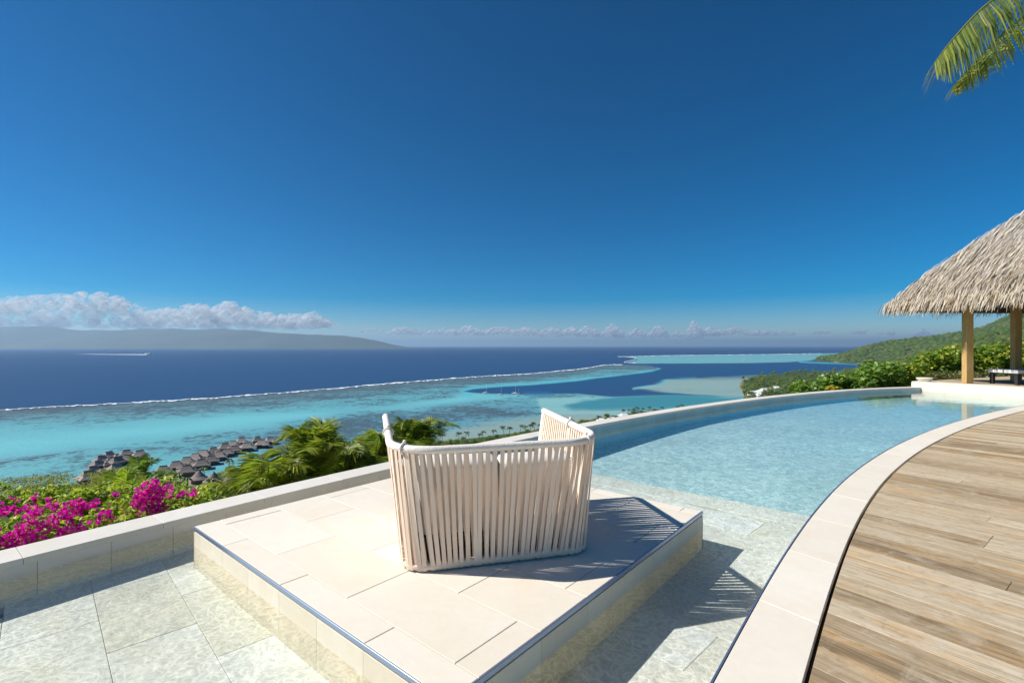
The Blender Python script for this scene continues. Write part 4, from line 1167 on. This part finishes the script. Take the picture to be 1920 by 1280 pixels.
# shrubs on the slope below, uncounted
r_ = np.random.default_rng(11)
a = np.radians(r_.uniform(-56, 6, 2600)); q = np.exp(r_.uniform(np.log(14), np.log(300), 2600))
X = q * np.sin(a); Y = q * np.cos(a); Z, D, I = land_z(X, Y); Z = np.where(q < 12, np.minimum(Z, -2.6), Z)
ok = I & (D > 14) & (np.hypot(X - hut.x, Y - hut.y) > 24)
cen = np.stack([X, Y, Z + .3], 1)[ok]; rad = (q * .012 + .45)[ok] * r_.uniform(.7, 1.4, ok.sum())
per = 42
pts = np.repeat(cen, per, 0); d = r_.normal(size=pts.shape); d /= np.linalg.norm(d, axis=1)[:, None]; d[:, 2] = np.abs(d[:, 2]) * .9
pts = pts + d * np.repeat(rad, per)[:, None] * r_.uniform(.5, 1, (len(pts), 1))
cc = np.repeat(palette([(0.06, 0.10, 0.025), (0.085, 0.13, 0.03), (0.12, 0.14, 0.045), (0.05, 0.085, 0.03)], len(cen), .7, 1.3, r_), per, 0) * r_.uniform(.75, 1.25, (len(pts), 1))
V, Fc, T = leaf_mesh(pts, np.repeat(rad, per) * .42, cc, .6, .7, rs=r_)
o = build('slope_scrub', V, Fc, M['leaf'], None, False, T); tag(o, 'dark green scrub covering the slope below the terrace', 'scrub', None, 'stuff')

# coconut palm whose crown hangs into the picture at the upper right
cr = far(2040, -70, 5.6)
coco = thing('coconut_palm', Vector((6.75, 5.7, -0.9)), 'coconut palm fronds hanging into the upper right corner of the sky', 'palm')
V, Fc = tube(catmull([Vector((6.75, 5.7, -0.9)), Vector((6.95, 5.8, 1.5)), Vector((6.85, 5.75, 3.6)), cr - Vector((0, 0, .1))], 8), [.17 - .002 * i for i in range(25)], 12)
build('trunk', V, Fc, M['bark'], coco, True)
COC = [(0.17, 0.21, 0.035), (0.24, 0.27, 0.05), (0.12, 0.16, 0.03), (0.32, 0.31, 0.09), (0.09, 0.13, 0.04)]
def coc(px, ll, sd, hang=1.1, n=125):
    P_ = [cr] + [far(u, v, Y_) for u, v, Y_ in px]
    V, Fc, T = frond(P_, n, ll, .0085, hang, COC, .016, .1, sd, .35)
    build('frond', V, Fc, M['leaf'], coco, False, T)
coc([(1950, -50, 5.3), (1855, 5, 5.1), (1790, 70, 5.0), (1752, 118, 4.95)], .50, 1)
coc([(1960, 0, 5.5), (1890, 55, 5.35), (1830, 115, 5.25), (1785, 165, 5.2)], .36, 2, .8)
coc([(2010, 20, 5.6), (1975, 60, 5.7), (1940, 95, 5.8)], .30, 3, .9, 80)
for i, (u, v, Y_) in enumerate(((2200, -150, 5.2), (2260, -40, 5.6), (2230, 60, 6.2), (2120, -330, 6.6), (2060, -320, 4.6), (2160, 120, 5.0))):
    m_ = cr.lerp(far(u, v, Y_), .55) + Vector((0, 0, .28))
    V, Fc, T = frond([cr, m_, far(u, v, Y_) - Vector((0, 0, .1))], 46, .48, .017, .9, COC, .02, .1, 20 + i, .35)
    build('frond', V, Fc, M['leaf'], coco, False, T)

# ------------------------------------------------------------------ bungalows on stilts, huts, houses
def tree_copy(src, loc, rz, sc=1.0, label=None, group=None):
    r = src.copy(); COL.objects.link(r); r.location = loc; r.rotation_euler = (0, 0, rz); r.scale = (sc, sc, sc)
    if label: r['label'] = label
    if group: r['group'] = group
    for ch in src.children:
        c = ch.copy(); COL.objects.link(c); c.parent = r
        for g in ch.children:
            d = g.copy(); COL.objects.link(d); d.parent = c
    return r
def hip_roof(w, d, e, rz_, ridge, z0, z1):
    """Hip roof with a flared lower skirt: w x d at the eaves, ridge length along x."""
    def ring(x, y, z): return [(-x, -y, z), (x, -y, z), (x, y, z), (-x, y, z)]
    zs = z0 + (z1 - z0) * .30
    V = ring(w / 2, d / 2, z0 - .35) + ring(w / 2 + .1, d / 2 + .1, z0) + ring(w * .33, d * .33, zs) + [(-ridge / 2, 0, z1), (ridge / 2, 0, z1)]
    Fc = [[3, 2, 1, 0]]
    for k_ in range(2):
        for i in range(4):
            j = (i + 1) % 4; Fc.append([k_ * 4 + i, k_ * 4 + j, k_ * 4 + 4 + j, k_ * 4 + 4 + i])
    Fc += [[8, 9, 13, 12], [9, 10, 13], [10, 11, 12, 13], [11, 8, 12]]
    return V, Fc
def make_bungalow():
    t = thing('stilt_bungalow', (0, 0, 0), 'x', 'bungalow', 'bungalows on stilts in the lagoon')
    rf = build('roof', *hip_roof(12.0, 9.6, .4, 0, 4.8, 3.6, 7.7), M['far_thatch'], t)
    build('ridge_cap', *tube([(-2.7, 0, 7.7), (2.7, 0, 7.7)], .28, 8), M['jetty_wood'], rf)
    build('wall', *boxvf((0, .4, 2.6), (8.6, 6.6, 2.9)), M['far_wall'], t)
    build('deck', *boxvf((.0, -.6, 1.05), (11.4, 10.8, .22)), M['jetty_wood'], t)
    build('window', *boxvf((0, -2.95, 2.5), (4.6, .08, 1.9)), M['glass'], t)
    build('porch_roof', *hip_roof(6.2, 5.4, .3, 0, 2.0, 3.3, 5.6), M['far_thatch'], t).location = (3.9, -4.6, 0)
    for x in (-5, 0, 5):
        for y in (-5.2, 3.8):
            build('stilt', *tube([(x, y, -2.5), (x, y, 1.0)], .17, 6), M['jetty_wood'], t)
    return t
bung = make_bungalow()
rows = [
 ('left row of the near jetty', [(167, 889), (175, 875), (184, 863), (190, 855), (204, 847)], math.radians(70)),
 ('right row of the near jetty', [(222, 887), (207, 880), (217, 871), (219, 858)], math.radians(-110)),
 ('little cluster at the seaward end of the near jetty', [(239, 853.5), (237, 844), (262, 846)], math.radians(40)),
 ('seaward row of the long jetty', [(306, 874), (330, 866.5), (350, 858.5), (366, 851), (382, 845), (400, 838), (422, 832), (438, 826), (453, 821)], math.radians(25)),
 ('landward row of the long jetty', [(350, 875), (378, 863), (396, 855), (411, 847.5), (426, 841), (440, 836), (463, 831)], math.radians(205)),
 ('group of three at the long jetty tip', [(491, 825), (483, 818), (506, 819)], math.radians(30)),
]
ORD = ['first', 'second', 'third', 'fourth', 'fifth', 'sixth', 'seventh', 'eighth', 'ninth']
first = True
for rn, lst, rz in rows:
    for i, (u, v) in enumerate(lst):
        p = at(u, v + 3, SEA + 4.5); p.z = SEA
        lab = 'thatched stilt bungalow, %s from shore, %s' % (ORD[i], rn)
        sc = .7 if i == 1 and 'right row' in rn else random.uniform(.72, .84)
        a_ = rz + random.uniform(-.2, .2)
        if first:
            bung.location = p; bung.rotation_euler = (0, 0, a_); bung['label'] = lab; first = False
        else: tree_copy(bung, p, a_, sc, lab)
def jetty(px, w, label):
    C = [at(u, v, SEA + 1.1) for u, v in px]
    t = thing('jetty', Vector((C[0].x, C[0].y, SEA)), label, 'jetty')
    for a, b in zip(C[:-1], C[1:]):
        d = (b - a).normalized(); n = Vector((-d.y, d.x, 0)) * w / 2; z = Vector((0, 0, .25))
        V = [a - n, a + n, b + n, b - n, a - n + z, a + n + z, b + n + z, b - n + z]
        build('walkway', V, [[3, 2, 1, 0], [4, 5, 6, 7], [0, 1, 5, 4], [1, 2, 6, 5], [2, 3, 7, 6], [3, 0, 4, 7]], M['jetty_wood'], t)
        L = (b - a).length; q = 2.0
        while q < L:
            c = a.lerp(b, q / L); build('pile', *tube([c - Vector((0, 0, 3)), c], .2, 6), M['jetty_wood'], t); q += 9
jetty([(196, 900), (197, 880), (203, 862), (228, 851), (250, 851)], 2.6, 'straight plank walkway between the two rows of the near bungalows')
jetty([(300, 893), (336, 876), (364, 862), (396, 848), (430, 837), (462, 830), (474, 826), (492, 823)], 2.6, 'long plank walkway between the two rows of bungalows in the lagoon')

def make_hut():
    t = thing('beach_hut', (0, 0, 0), 'x', 'hut', 'thatched huts on the beach')
    prof = [(5.6, 2.3), (5.5, 2.7), (3.4, 4.0), (1.5, 6.0), (.25, 7.4)]
    V = []; Fc = []; sg = 18
    for r, z in prof:
        for q in range(sg): V.append((r * math.cos(6.2832 * q / sg), r * .85 * math.sin(6.2832 * q / sg), z))
    for i in range(len(prof) - 1):
        for q in range(sg): Fc.append([i * sg + q, i * sg + (q + 1) % sg, (i + 1) * sg + (q + 1) % sg, (i + 1) * sg + q])
    Fc += [list(range(sg))[::-1], [4 * sg + q for q in range(sg)]]
    rf = build('roof', V, Fc, M['far_thatch'], t)
    build('finial', *tube([(0, 0, 7.2), (0, 0, 7.9)], [.35, .15], 8), M['jetty_wood'], rf)
    V, Fc = tube([(0, 0, -.3), (0, 0, 2.5)], 3.9, 16); build('wall', V, Fc, M['far_wall'], t)
    build('door', *boxvf((0, -3.92, 1.1), (1.6, .12, 2.2)), M['jetty_wood'], t)
    return t
hut0 = make_hut()
for i, (u, v, lab) in enumerate(((373, 905, 'thatched beach hut nearest the flowering hedge'), (401, 910, 'thatched beach hut in the middle of the front three'), (438, 908, 'thatched beach hut of the front three closest to the palms'), (453, 893, 'thatched beach hut set back at the waterline under a palm'))):
    p = at(u, v, SEA + 2.0); p.z = max(ground(p.x, p.y), SEA + .5)
    if i == 0: hut0.location = p; hut0['label'] = lab
    else: tree_copy(hut0, p, i * .7, 1.0, lab)

def make_house(w, d, h, rise, name, label, loc, rz):
    t = thing(name, loc, label, 'house', 'white houses along the shore')
    build('wall', [Vector(v_) + loc for v_ in boxvf((0, 0, h / 2 - .5), (w, d, h + 1))[0]], boxvf((0, 0, 0), (1, 1, 1))[1], M['white'], t)
    V, Fc = hip_roof(w + 1.6, d + 1.6, .3, 0, w * .5, h + .2, h + rise)
    build('roof', [Vector(v_) + loc for v_ in V], Fc, M['white_roof'], t)
    for x in (-.3, 0, .3):
        V, Fc = boxvf((x * w, -d / 2 - .04, h * .5), (w * .16, .08, h * .5)); build('window', [Vector(v_) + loc for v_ in V], Fc, M['glass'], t)
    t.rotation_euler = (0, 0, rz)
for u, v, w, d, h, rise, rz, lab in (
    (1437, 738, 30, 15, 5, 5, .2, 'large white roofed house on the low peninsula'), (1422, 745, 15, 10, 4, 3.5, .5, 'small white house at the front of the peninsula'),
    (1455, 733, 16, 11, 5, 4, -.3, 'white house behind the large white roof on the peninsula'), (1502, 726, 17, 10, 4.5, 4, .1, 'white house half hidden by trees at the middle of the peninsula'),
    (1410, 738, 11, 8, 4, 3, .1, 'tiny white cabin at the seaward end of the peninsula houses'),
    (1548, 706, 14, 9, 4.5, 3.5, .3, 'white house far back on the peninsula'), (1588, 701, 12, 9, 4, 3, .0, 'white house by the bay at the back of the peninsula'),
    (1170, 783, 10, 7, 3.5, 2.6, .3, 'white bungalow on the beach beneath the infinity edge'), (1128, 792, 9, 6, 3.2, 2.4, -.2, 'white cottage among coast trees behind the chair'), (1148, 789, 7, 6, 3.2, 2.2, .1, 'smallest white cottage on the beach right of the chair')):
    p = at(u, v, SEA + 3); p.z = ground(p.x, p.y)
    make_house(w, d, h, rise, 'white_house', lab, p, rz)

# ------------------------------------------------------------------ trees along the coast and on the peninsula
def crown_tree(seed, cols, R=4.2, Hh=7.5):
    cols = [tuple(x * 1.75 for x in c_) for c_ in cols]
    r = np.random.default_rng(seed); t = thing('broadleaf_tree', (0, 0, 0), 'x', 'tree')
    ells = [(r.uniform(-1, 1) * R * .55, r.uniform(-1, 1) * R * .55, Hh * .62 + r.uniform(-.25, .35) * Hh * .5, R * r.uniform(.35, .6)) for _ in range(9)]
    pts = clump_pts(ells, 420, .5, r); V, Fc, T = leaf_mesh(pts, .95, palette(cols, 420, .7, 1.3, r), .6, .75, rs=r)
    build('crown', V, Fc, M['leaf'], t, False, T)
    V, Fc = tube([(0, 0, -1), (.15, .1, Hh * .35), (.1, -.1, Hh * .65)], [.35, .26, .15], 7); build('trunk', V, Fc, M['bark'], t, True)
    return t
def coast_palm(seed):
    r = random.Random(seed); t = thing('coconut_palm', (0, 0, 0), 'x', 'palm')
    b = Vector((r.uniform(-1.4, 1.4), r.uniform(-1.4, 1.4), 8.5))
    V, Fc = tube(catmull([Vector((0, 0, -1)), Vector((b.x * .2, b.y * .2, 4)), b], 4), .2, 6); build('trunk', V, Fc, M['bark'], t, True)
    V = []; Fc = []; T = []
    for i in range(15):
        a = 6.2832 * i / 15 + r.uniform(-.2, .2); e_ = r.uniform(-.15, 1.0); L = r.uniform(3.0, 3.9)
        d = Vector((math.cos(a), math.sin(a), 0)); pr = b; col = r.choice([(0.075, 0.115, 0.025), (0.10, 0.145, 0.03), (0.055, 0.09, 0.02)])
        o = len(V); s_ = Vector((-d.y, d.x, 0))
        for k_ in range(5):
            f = k_ / 4; p = b + d * (L * f * math.cos(e_ * (1 - f * .4))) + Vector((0, 0, L * (math.sin(e_) * f - .75 * f * f)))
            w = .62 * math.sin(math.pi * (.12 + .8 * f)); V += [p, p + s_ * w - Vector((0, 0, w * .75)), p - s_ * w - Vector((0, 0, w * .75))]; T += [col] * 3
        for k_ in range(4):
            q = o + 3 * k_; Fc += [[q, q + 3, q + 4, q + 1], [q, q + 2, q + 5, q + 3]]
    build('fronds', V, Fc, M['leaf'], t, False, np.array(T)); return t
proto = [crown_tree(1, [(0.075, 0.115, 0.03), (0.10, 0.145, 0.035)]), crown_tree(2, [(0.10, 0.115, 0.04), (0.13, 0.145, 0.05)], 3.6, 9.5), crown_tree(3, [(0.06, 0.10, 0.03), (0.08, 0.12, 0.03)], 4.6, 6.5), crown_tree(4, [(0.115, 0.15, 0.035), (0.15, 0.18, 0.045)], 3.4, 5.0)]
pprot = [coast_palm(s_) for s_ in (1, 2, 3)]
used = set()
def plant(src, p, sc, label, group):
    rz = random.uniform(0, 6.28)
    if src.name not in used:
        used.add(src.name); src.location = p; src.rotation_euler = (0, 0, rz); src.scale = (sc, sc, sc); src['label'] = label; src['group'] = group
    else: tree_copy(src, p, rz, sc, label, group)
q = random.Random(21)
n_p = 0
while n_p < 190:
    u = q.uniform(1384, 1660); v = q.uniform(692, 752)
    if v < np.interp(u, [1384, 1400, 1450, 1540, 1660], [716, 706, 700.5, 696, 692]) or v > np.interp(u, [1384, 1450, 1500, 1660], [754, 746, 740, 715]): continue
    p = at(u, v, SEA + 2.5); z, d_, i_ = land_z(np.array([p.x]), np.array([p.y]))
    if not i_[0] or d_[0] < 5: continue
    if any((p.xy - o.location.xy).length < 13 for o in bpy.data.objects if o.name.startswith('white_house')): continue
    p.z = float(z[0])
    sp = q.choice([0, 1, 2, 1]); sc_ = q.uniform(.8, 1.55)
    where = 'on the sea facing tip of the low peninsula' if u < 1420 else 'close to the large white roofed house on the peninsula' if u < 1475 and v > 722 else 'along the bay shore of the low peninsula' if v < 706 else 'in the middle of the low peninsula' if u < 1530 else 'at the inland end of the low peninsula'
    plant(proto[sp], p, sc_, '%s %s tree %s' % ('big' if sc_ > 1.2 else 'small', ('green', 'tall olive', 'dark round')[sp], where), 'trees on the low peninsula'); n_p += 1
cl_ = [(480, 866), (520, 854), (600, 846), (700, 835), (830, 823), (880, 820), (950, 811), (1000, 803), (1080, 788), (1180, 772), (1290, 763), (1385, 752)]
for i in range(110):
    u = q.uniform(480, 1390); v = np.interp(u, [c[0] for c in cl_], [c[1] for c in cl_]) + q.uniform(3.0, 17)
    p = at(u, v, SEA + 2); p.z = max(ground(p.x, p.y), SEA + .6)
    if any((p.xy - o.location.xy).length < 8 for o in bpy.data.objects if o.name.startswith('white_house')): continue
    sp = q.choice([2, 3]); where = 'left of the chair' if u < 720 else 'seen over the back of the chair' if u < 1010 else 'right of the chair arm' if u < 1200 else 'under the long infinity edge'
    plant(proto[sp], p, q.uniform(.45, .85), '%s tree in the beach belt %s' % (('dark round', 'pale green')[sp - 2], where), 'trees along the beach')
pp = [(730, 832), (760, 829), (830, 824), (860, 824), (873, 823), (905, 818), (945, 811), (955, 811), (975, 806), (985, 806), (995, 806), (1002, 803), (1122, 790), (1135, 786), (1170, 774), (1178, 773), (1188, 772), (1196, 772), (1204, 771), (1215, 770), (1240, 771), (1272, 768), (1280, 767), (1012, 803), (1030, 800), (900, 822), (925, 817)]
for u, v in pp:
    p = at(u, v + 5, SEA + 2); p.z = max(ground(p.x, p.y), SEA + .6)
    plant(q.choice(pprot), p, q.uniform(.75, 1.0), 'coconut palm standing in the beach tree belt ' + ('between leafy palms and chair' if u < 800 else 'above the chair back rail' if u < 1010 else 'between the white cottages' if u < 1165 else 'in the palm grove right of the cottages' if u < 1220 else 'under the infinity edge right of the grove'), 'coconut palms along the beach')
for u, v, sc, lab in ((384, 893, .85, 'lone coconut palm beside the front beach huts'), (457, 884, .95, 'coconut palm leaning over the hut at the waterline'), (430, 872, .8, 'coconut palm behind the round tree at the lagoon edge'), (395, 925, 1.0, 'coconut palm below the middle beach hut'), (436, 925, 1.0, 'coconut palm below the beach hut closest to the big palms'), (352, 915, .9, 'coconut palm left of the nearest beach hut'), (333, 905, .85, 'coconut palm at the landward end of the long jetty'), (645, 842, .8, 'single dark palm standing out against the lagoon between the leafy palms')):
    p = at(u, v + 8, SEA + 2); p.z = max(ground(p.x, p.y), SEA + .6); plant(q.choice(pprot), p, sc, lab, 'coconut palms near the huts')
for u, v, sc, lab in ((432, 888, .95, 'round green tree between the beach huts and the lagoon'), (415, 898, .8, 'dark tree between the middle and right front huts'), (300, 900, 1.1, 'dense dark tree at the foot of the long jetty'), (270, 905, 1.2, 'dense tree behind the magenta flowers near the first jetty'), (320, 902, 1.0, 'dark tree just left of the beach huts'), (240, 905, 1.0, 'dense tree in front of the near bungalows'), (470, 885, 1.1, 'green tree behind the low spreading palm')):
    p = at(u, v + 4, SEA + 2); p.z = max(ground(p.x, p.y), SEA + .6); plant(q.choice(proto[2:3] + proto[:1]), p, sc, lab, 'trees around the huts')

# ------------------------------------------------------------------ boats
def sailboat(u, v, s, label, two=False, rz=0.3):
    p = sea_pt(u, v); t = thing('sailing_boat', p, label, 'boat', 'sailing boats moored in the lagoon')
    Mx = Matrix.Translation(p) @ Matrix.Rotation(rz, 4, 'Z') @ Matrix.Scale(s, 4)
    for y0 in ((-1.9, 1.9) if two else (0,)):
        w = .75 if two else 1.6
        sec = [(-6, .7), (-3, .95), (1, 1.0), (4.5, .6), (6.5, .03)]
        V = []; Fc = []
        for x, k_ in sec: V += [(x, y0 - w * k_, 1.2), (x, y0 - w * k_ * .6, -.3), (x, y0 + w * k_ * .6, -.3), (x, y0 + w * k_, 1.2)]
        for i in range(4):
            o = 4 * i; Fc += [[o, o + 1, o + 5, o + 4], [o + 1, o + 2, o + 6, o + 5], [o + 2, o + 3, o + 7, o + 6], [o + 3, o, o + 4, o + 7]]
        Fc += [[3, 2, 1, 0], [16, 17, 18, 19]]
        build('hull', [Mx @ Vector(x) for x in V], Fc, M['white'], t)
    build('cabin', [Mx @ v_ for v_ in boxvf((-.5, 0, 1.6), (5, 4.6 if two else 1.9, .9))[0]], boxvf((0, 0, 0), (1, 1, 1))[1], M['white'], t)
    V, Fc = tube([Mx @ Vector((.8, 0, 1)), Mx @ Vector((.8, 0, 16))], .13 * s, 6); build('mast', V, Fc, M['white'], t)
    V, Fc = tube([Mx @ Vector((.8, 0, 2.6)), Mx @ Vector((-4.6, 0, 2.7))], .16 * s, 6); build('boom', V, Fc, M['white'], t)
sailboat(911, 737.5, 1.0, 'moored white catamaran, leftmost boat off the blue channel', True)
sailboat(939, 740, .85, 'moored white sailing boat in the middle of the little fleet')
sailboat(966, 738.5, 1.05, 'moored white catamaran next to the dark coral patch', True, -.2)
sailboat(972, 742, .8, 'small sailing boat close in front of the second catamaran')
sailboat(832, 744, .6, 'lone sailing boat on the turquoise shallows left of the fleet')
sailboat(1395, 676, 1.2, 'far catamaran anchored on the outer lagoon', True); sailboat(1402, 675.5, 1.1, 'far sailing boat right beside the anchored catamaran'); sailboat(1605, 690, .9, 'tiny sailing boat in the bay under the headland')
p = sea_pt(278, 664.5); fer = thing('ferry_boat', p, 'white ferry crossing the deep blue sea far to the left', 'boat')
Mx = Matrix.Translation(p) @ Matrix.Scale(1.2, 4)
V = [(-28, -6, 4), (-28, -5, -1), (-28, 5, -1), (-28, 6, 4), (20, -6, 5), (18, -4, -1), (18, 4, -1), (20, 6, 5), (34, 0, 6), (30, 0, -1)]
build('hull', [Mx @ Vector(x) for x in V], [[3, 2, 1, 0], [0, 1, 5, 4], [1, 2, 6, 5], [2, 3, 7, 6], [3, 0, 4, 7], [4, 5, 9, 8], [6, 7, 8, 9], [4, 8, 7], [5, 6, 9]], M['white'], fer)
build('cabin', [Mx @ v_ for v_ in boxvf((-4, 0, 8), (38, 11, 8))[0]], boxvf((0, 0, 0), (1, 1, 1))[1], M['white'], fer)
build('bridge', [Mx @ v_ for v_ in boxvf((8, 0, 13.5), (10, 9, 3.4))[0]], boxvf((0, 0, 0), (1, 1, 1))[1], M['white'], fer)
build('funnel', [Mx @ v_ for v_ in boxvf((-12, 0, 14.5), (4, 4, 5))[0]], boxvf((0, 0, 0), (1, 1, 1))[1], M['dark_metal'], fer)
o = build('boat_wake', [sea_pt(275, 664.1, .4), sea_pt(275, 665.1, .4), sea_pt(205, 664.5, .4), sea_pt(205, 663.95, .4), sea_pt(130, 663.6, .4), sea_pt(130, 663.2, .4)], [[0, 1, 2, 3], [3, 2, 4, 5]], M['foam'], None, False, np.array([1, 1, .8, .8, .3, .3]))
tag(o, 'long white wake trailing behind the ferry', 'wake', None, 'stuff')

# ------------------------------------------------------------------ far island, clouds, haze
k = NT('far_island'); co = k.coord(); M['island'] = k.pbr(k.ramp(k.noise(co, 0.0008, 6, 0.65), [(0.3, (0.035, 0.055, 0.04)), (0.7, (0.08, 0.10, 0.065))]), 0.95)
YI = 14000.0
prof_u = [-700, -300, 0, 200, 400, 550, 620, 670, 710, 745, 775]; prof_h = [535, 580, 595, 590, 555, 475, 412, 325, 205, 80, 0]
ug = np.linspace(-700, 775, 180); wg = np.linspace(-1, 1, 41)
UU, WW = np.meshgrid(ug, wg)
hh = np.interp(UU, prof_u, prof_h) * np.clip(1 - np.abs(WW) ** 1.3, 0, 1)
X = (UU - 960) / F * YI; Y = YI + WW * 2000
nn = fbm(np.stack([X / 1500, Y / 1500, X * 0], -1).reshape(-1, 3), 5, 4).reshape(X.shape)
Zi = SEA - 3 + hh * (0.72 + .5 * nn) 
Zi = np.minimum(Zi, 600)
n_r, n_c = X.shape; ii = (np.arange(n_r - 1)[:, None] * n_c + np.arange(n_c - 1)[None, :]).ravel()
isl = build('far_island', np.stack([X.ravel(), Y.ravel(), Zi.ravel()], 1), np.stack([ii, ii + 1, ii + n_c + 1, ii + n_c], 1), M['island'], None, True); isl['kind'] = 'structure'

k = NT('cloud_white'); co = k.coord(); nn = k.noise(co, 0.0011, 5, 0.65)
cl_s = k.n('MixShader', {0: .5, 1: k.n('BsdfDiffuse', {'Color': (.96, .98, 1.0), 'Normal': k.bump(nn, 1.0, 900)}).outputs[0], 2: k.n('BsdfTranslucent', {'Color': (.96, .98, 1.0)}).outputs[0]})
M['cloud'] = k.surf(k.n('MixShader', {0: .74, 1: cl_s.outputs[0], 2: k.n('BsdfTransparent').outputs[0]}))
YC = 92000.0
bm = bmesh.new(); bmesh.ops.create_icosphere(bm, subdivisions=3, radius=1.0)
bv = np.array([v_.co[:] for v_ in bm.verts]); bf = np.array([[v_.index for v_ in f_.verts] for f_ in bm.faces]); bm.free()
def cloud(name, puffs, label):
    V = []; Fc = []
    for j, (u, v, r) in enumerate(puffs):
        Y_ = YC + random.uniform(-4000, 4000); c = np.array(far(u, v, Y_)); R = r / F * Y_
        d = bv * R * np.array([1.15, 1.0, .85]) * (0.55 + .95 * fbm(bv * 1.9 + j * 7.3, 5, j))[:, None]
        V.append(c + d); Fc.append(bf + j * len(bv))
    o = build(name, np.concatenate(V), np.concatenate(Fc), M['cloud'], None, True)
    tag(o, label, 'cloud', None, 'stuff')
q = random.Random(4)
puffs = []
tops = [(-160, 556), (-60, 552), (45, 552), (100, 547), (180, 543), (225, 552), (245, 564), (290, 578), (330, 573), (352, 568), (372, 566), (400, 570), (432, 560), (455, 571), (490, 583), (540, 586), (570, 586), (592, 582), (612, 596), (628, 604), (642, 610)]
for i in range(300):
    u = q.uniform(-160, 640); tp = np.interp(u, [t_[0] for t_ in tops], [t_[1] for t_ in tops]); bt = 613
    r = q.uniform(6.5, 13) * min(1, (bt - tp) / 38 + .15); v = q.uniform(min(tp + r * 1.05, bt - r * .4), bt - r * .3); puffs.append((u, v, r))
for i in range(330):
    u = q.uniform(-160, 640); tp = np.interp(u, [t_[0] for t_ in tops], [t_[1] for t_ in tops]); bt = 613
    r = q.uniform(2.2, 5.5) * min(1, (bt - tp) / 30 + .2); v = tp + r + abs(q.gauss(0, 1)) * (bt - tp) * .30; puffs.append((u, min(v, bt), r))
for i in range(150):
    u = q.uniform(-160, 622); puffs.append((u, q.uniform(603, 612), q.uniform(4, 7.5) * min(1, (640 - u) / 60 + .3)))
cloud('cloud_bank', puffs, 'big white cumulus bank over the far island at left')
puffs = []
for u0, vt, w, h_ in ((700, 616, 40, 5), (760, 614, 60, 10), (835, 616, 60, 9), (880, 612, 60, 12), (940, 612, 60, 12), (990, 615, 50, 10), (1035, 612, 40, 15), (1075, 616, 60, 10), (1105, 611, 40, 16), (1150, 609, 40, 20), (1195, 617, 30, 12), (1235, 612, 36, 17), (1272, 622, 24, 8), (1302, 604, 30, 26), (1330, 617, 40, 10), (1385, 617, 110, 9), (1450, 620, 80, 7), (1545, 622, 40, 4), (1615, 619, 30, 6), (1660, 622, 30, 4), (1728, 620, 34, 9)):
    for _ in range(max(16, int(w * h_ / 9))):
        a = q.uniform(-.5, .5); f = q.random()
        puffs.append((u0 + a * w, vt - 3 + h_ * 1.2 * (1 - (1 - abs(a) * 1.6) * f) + 2, q.uniform(2.0, 5.2) * (.7 if h_ < 8 else 1)))
cloud('horizon_clouds', puffs, 'broken row of small white clouds along the horizon')

hz = build('haze', *boxvf((0, 29000, 0), (1, 1, 1)), None)
x0, x1, y0, y1, z0, z1 = -86000, 86000, -4000, 64000, SEA - 6, 655
hz.data.clear_geometry()
hz.data.from_pydata([(x, y, z) for z in (z0, z1) for y in (y0, y1) for x in (x0, x1)], [], [[0, 2, 3, 1], [4, 5, 7, 6], [0, 1, 5, 4], [2, 6, 7, 3], [0, 4, 6, 2], [1, 3, 7, 5]])
k = NT('haze_air')
pv = k.n('VolumePrincipled', {'Color': (0.48, 0.72, 1.0), 'Density': 4.4e-5, 'Anisotropy': 0.3})
k.set(k.out.inputs['Volume'], pv.outputs[0])
hz.data.materials.append(k.m); hz['kind'] = 'stuff'; tag(hz, 'thin blue sea haze fading the far island and horizon', 'haze')
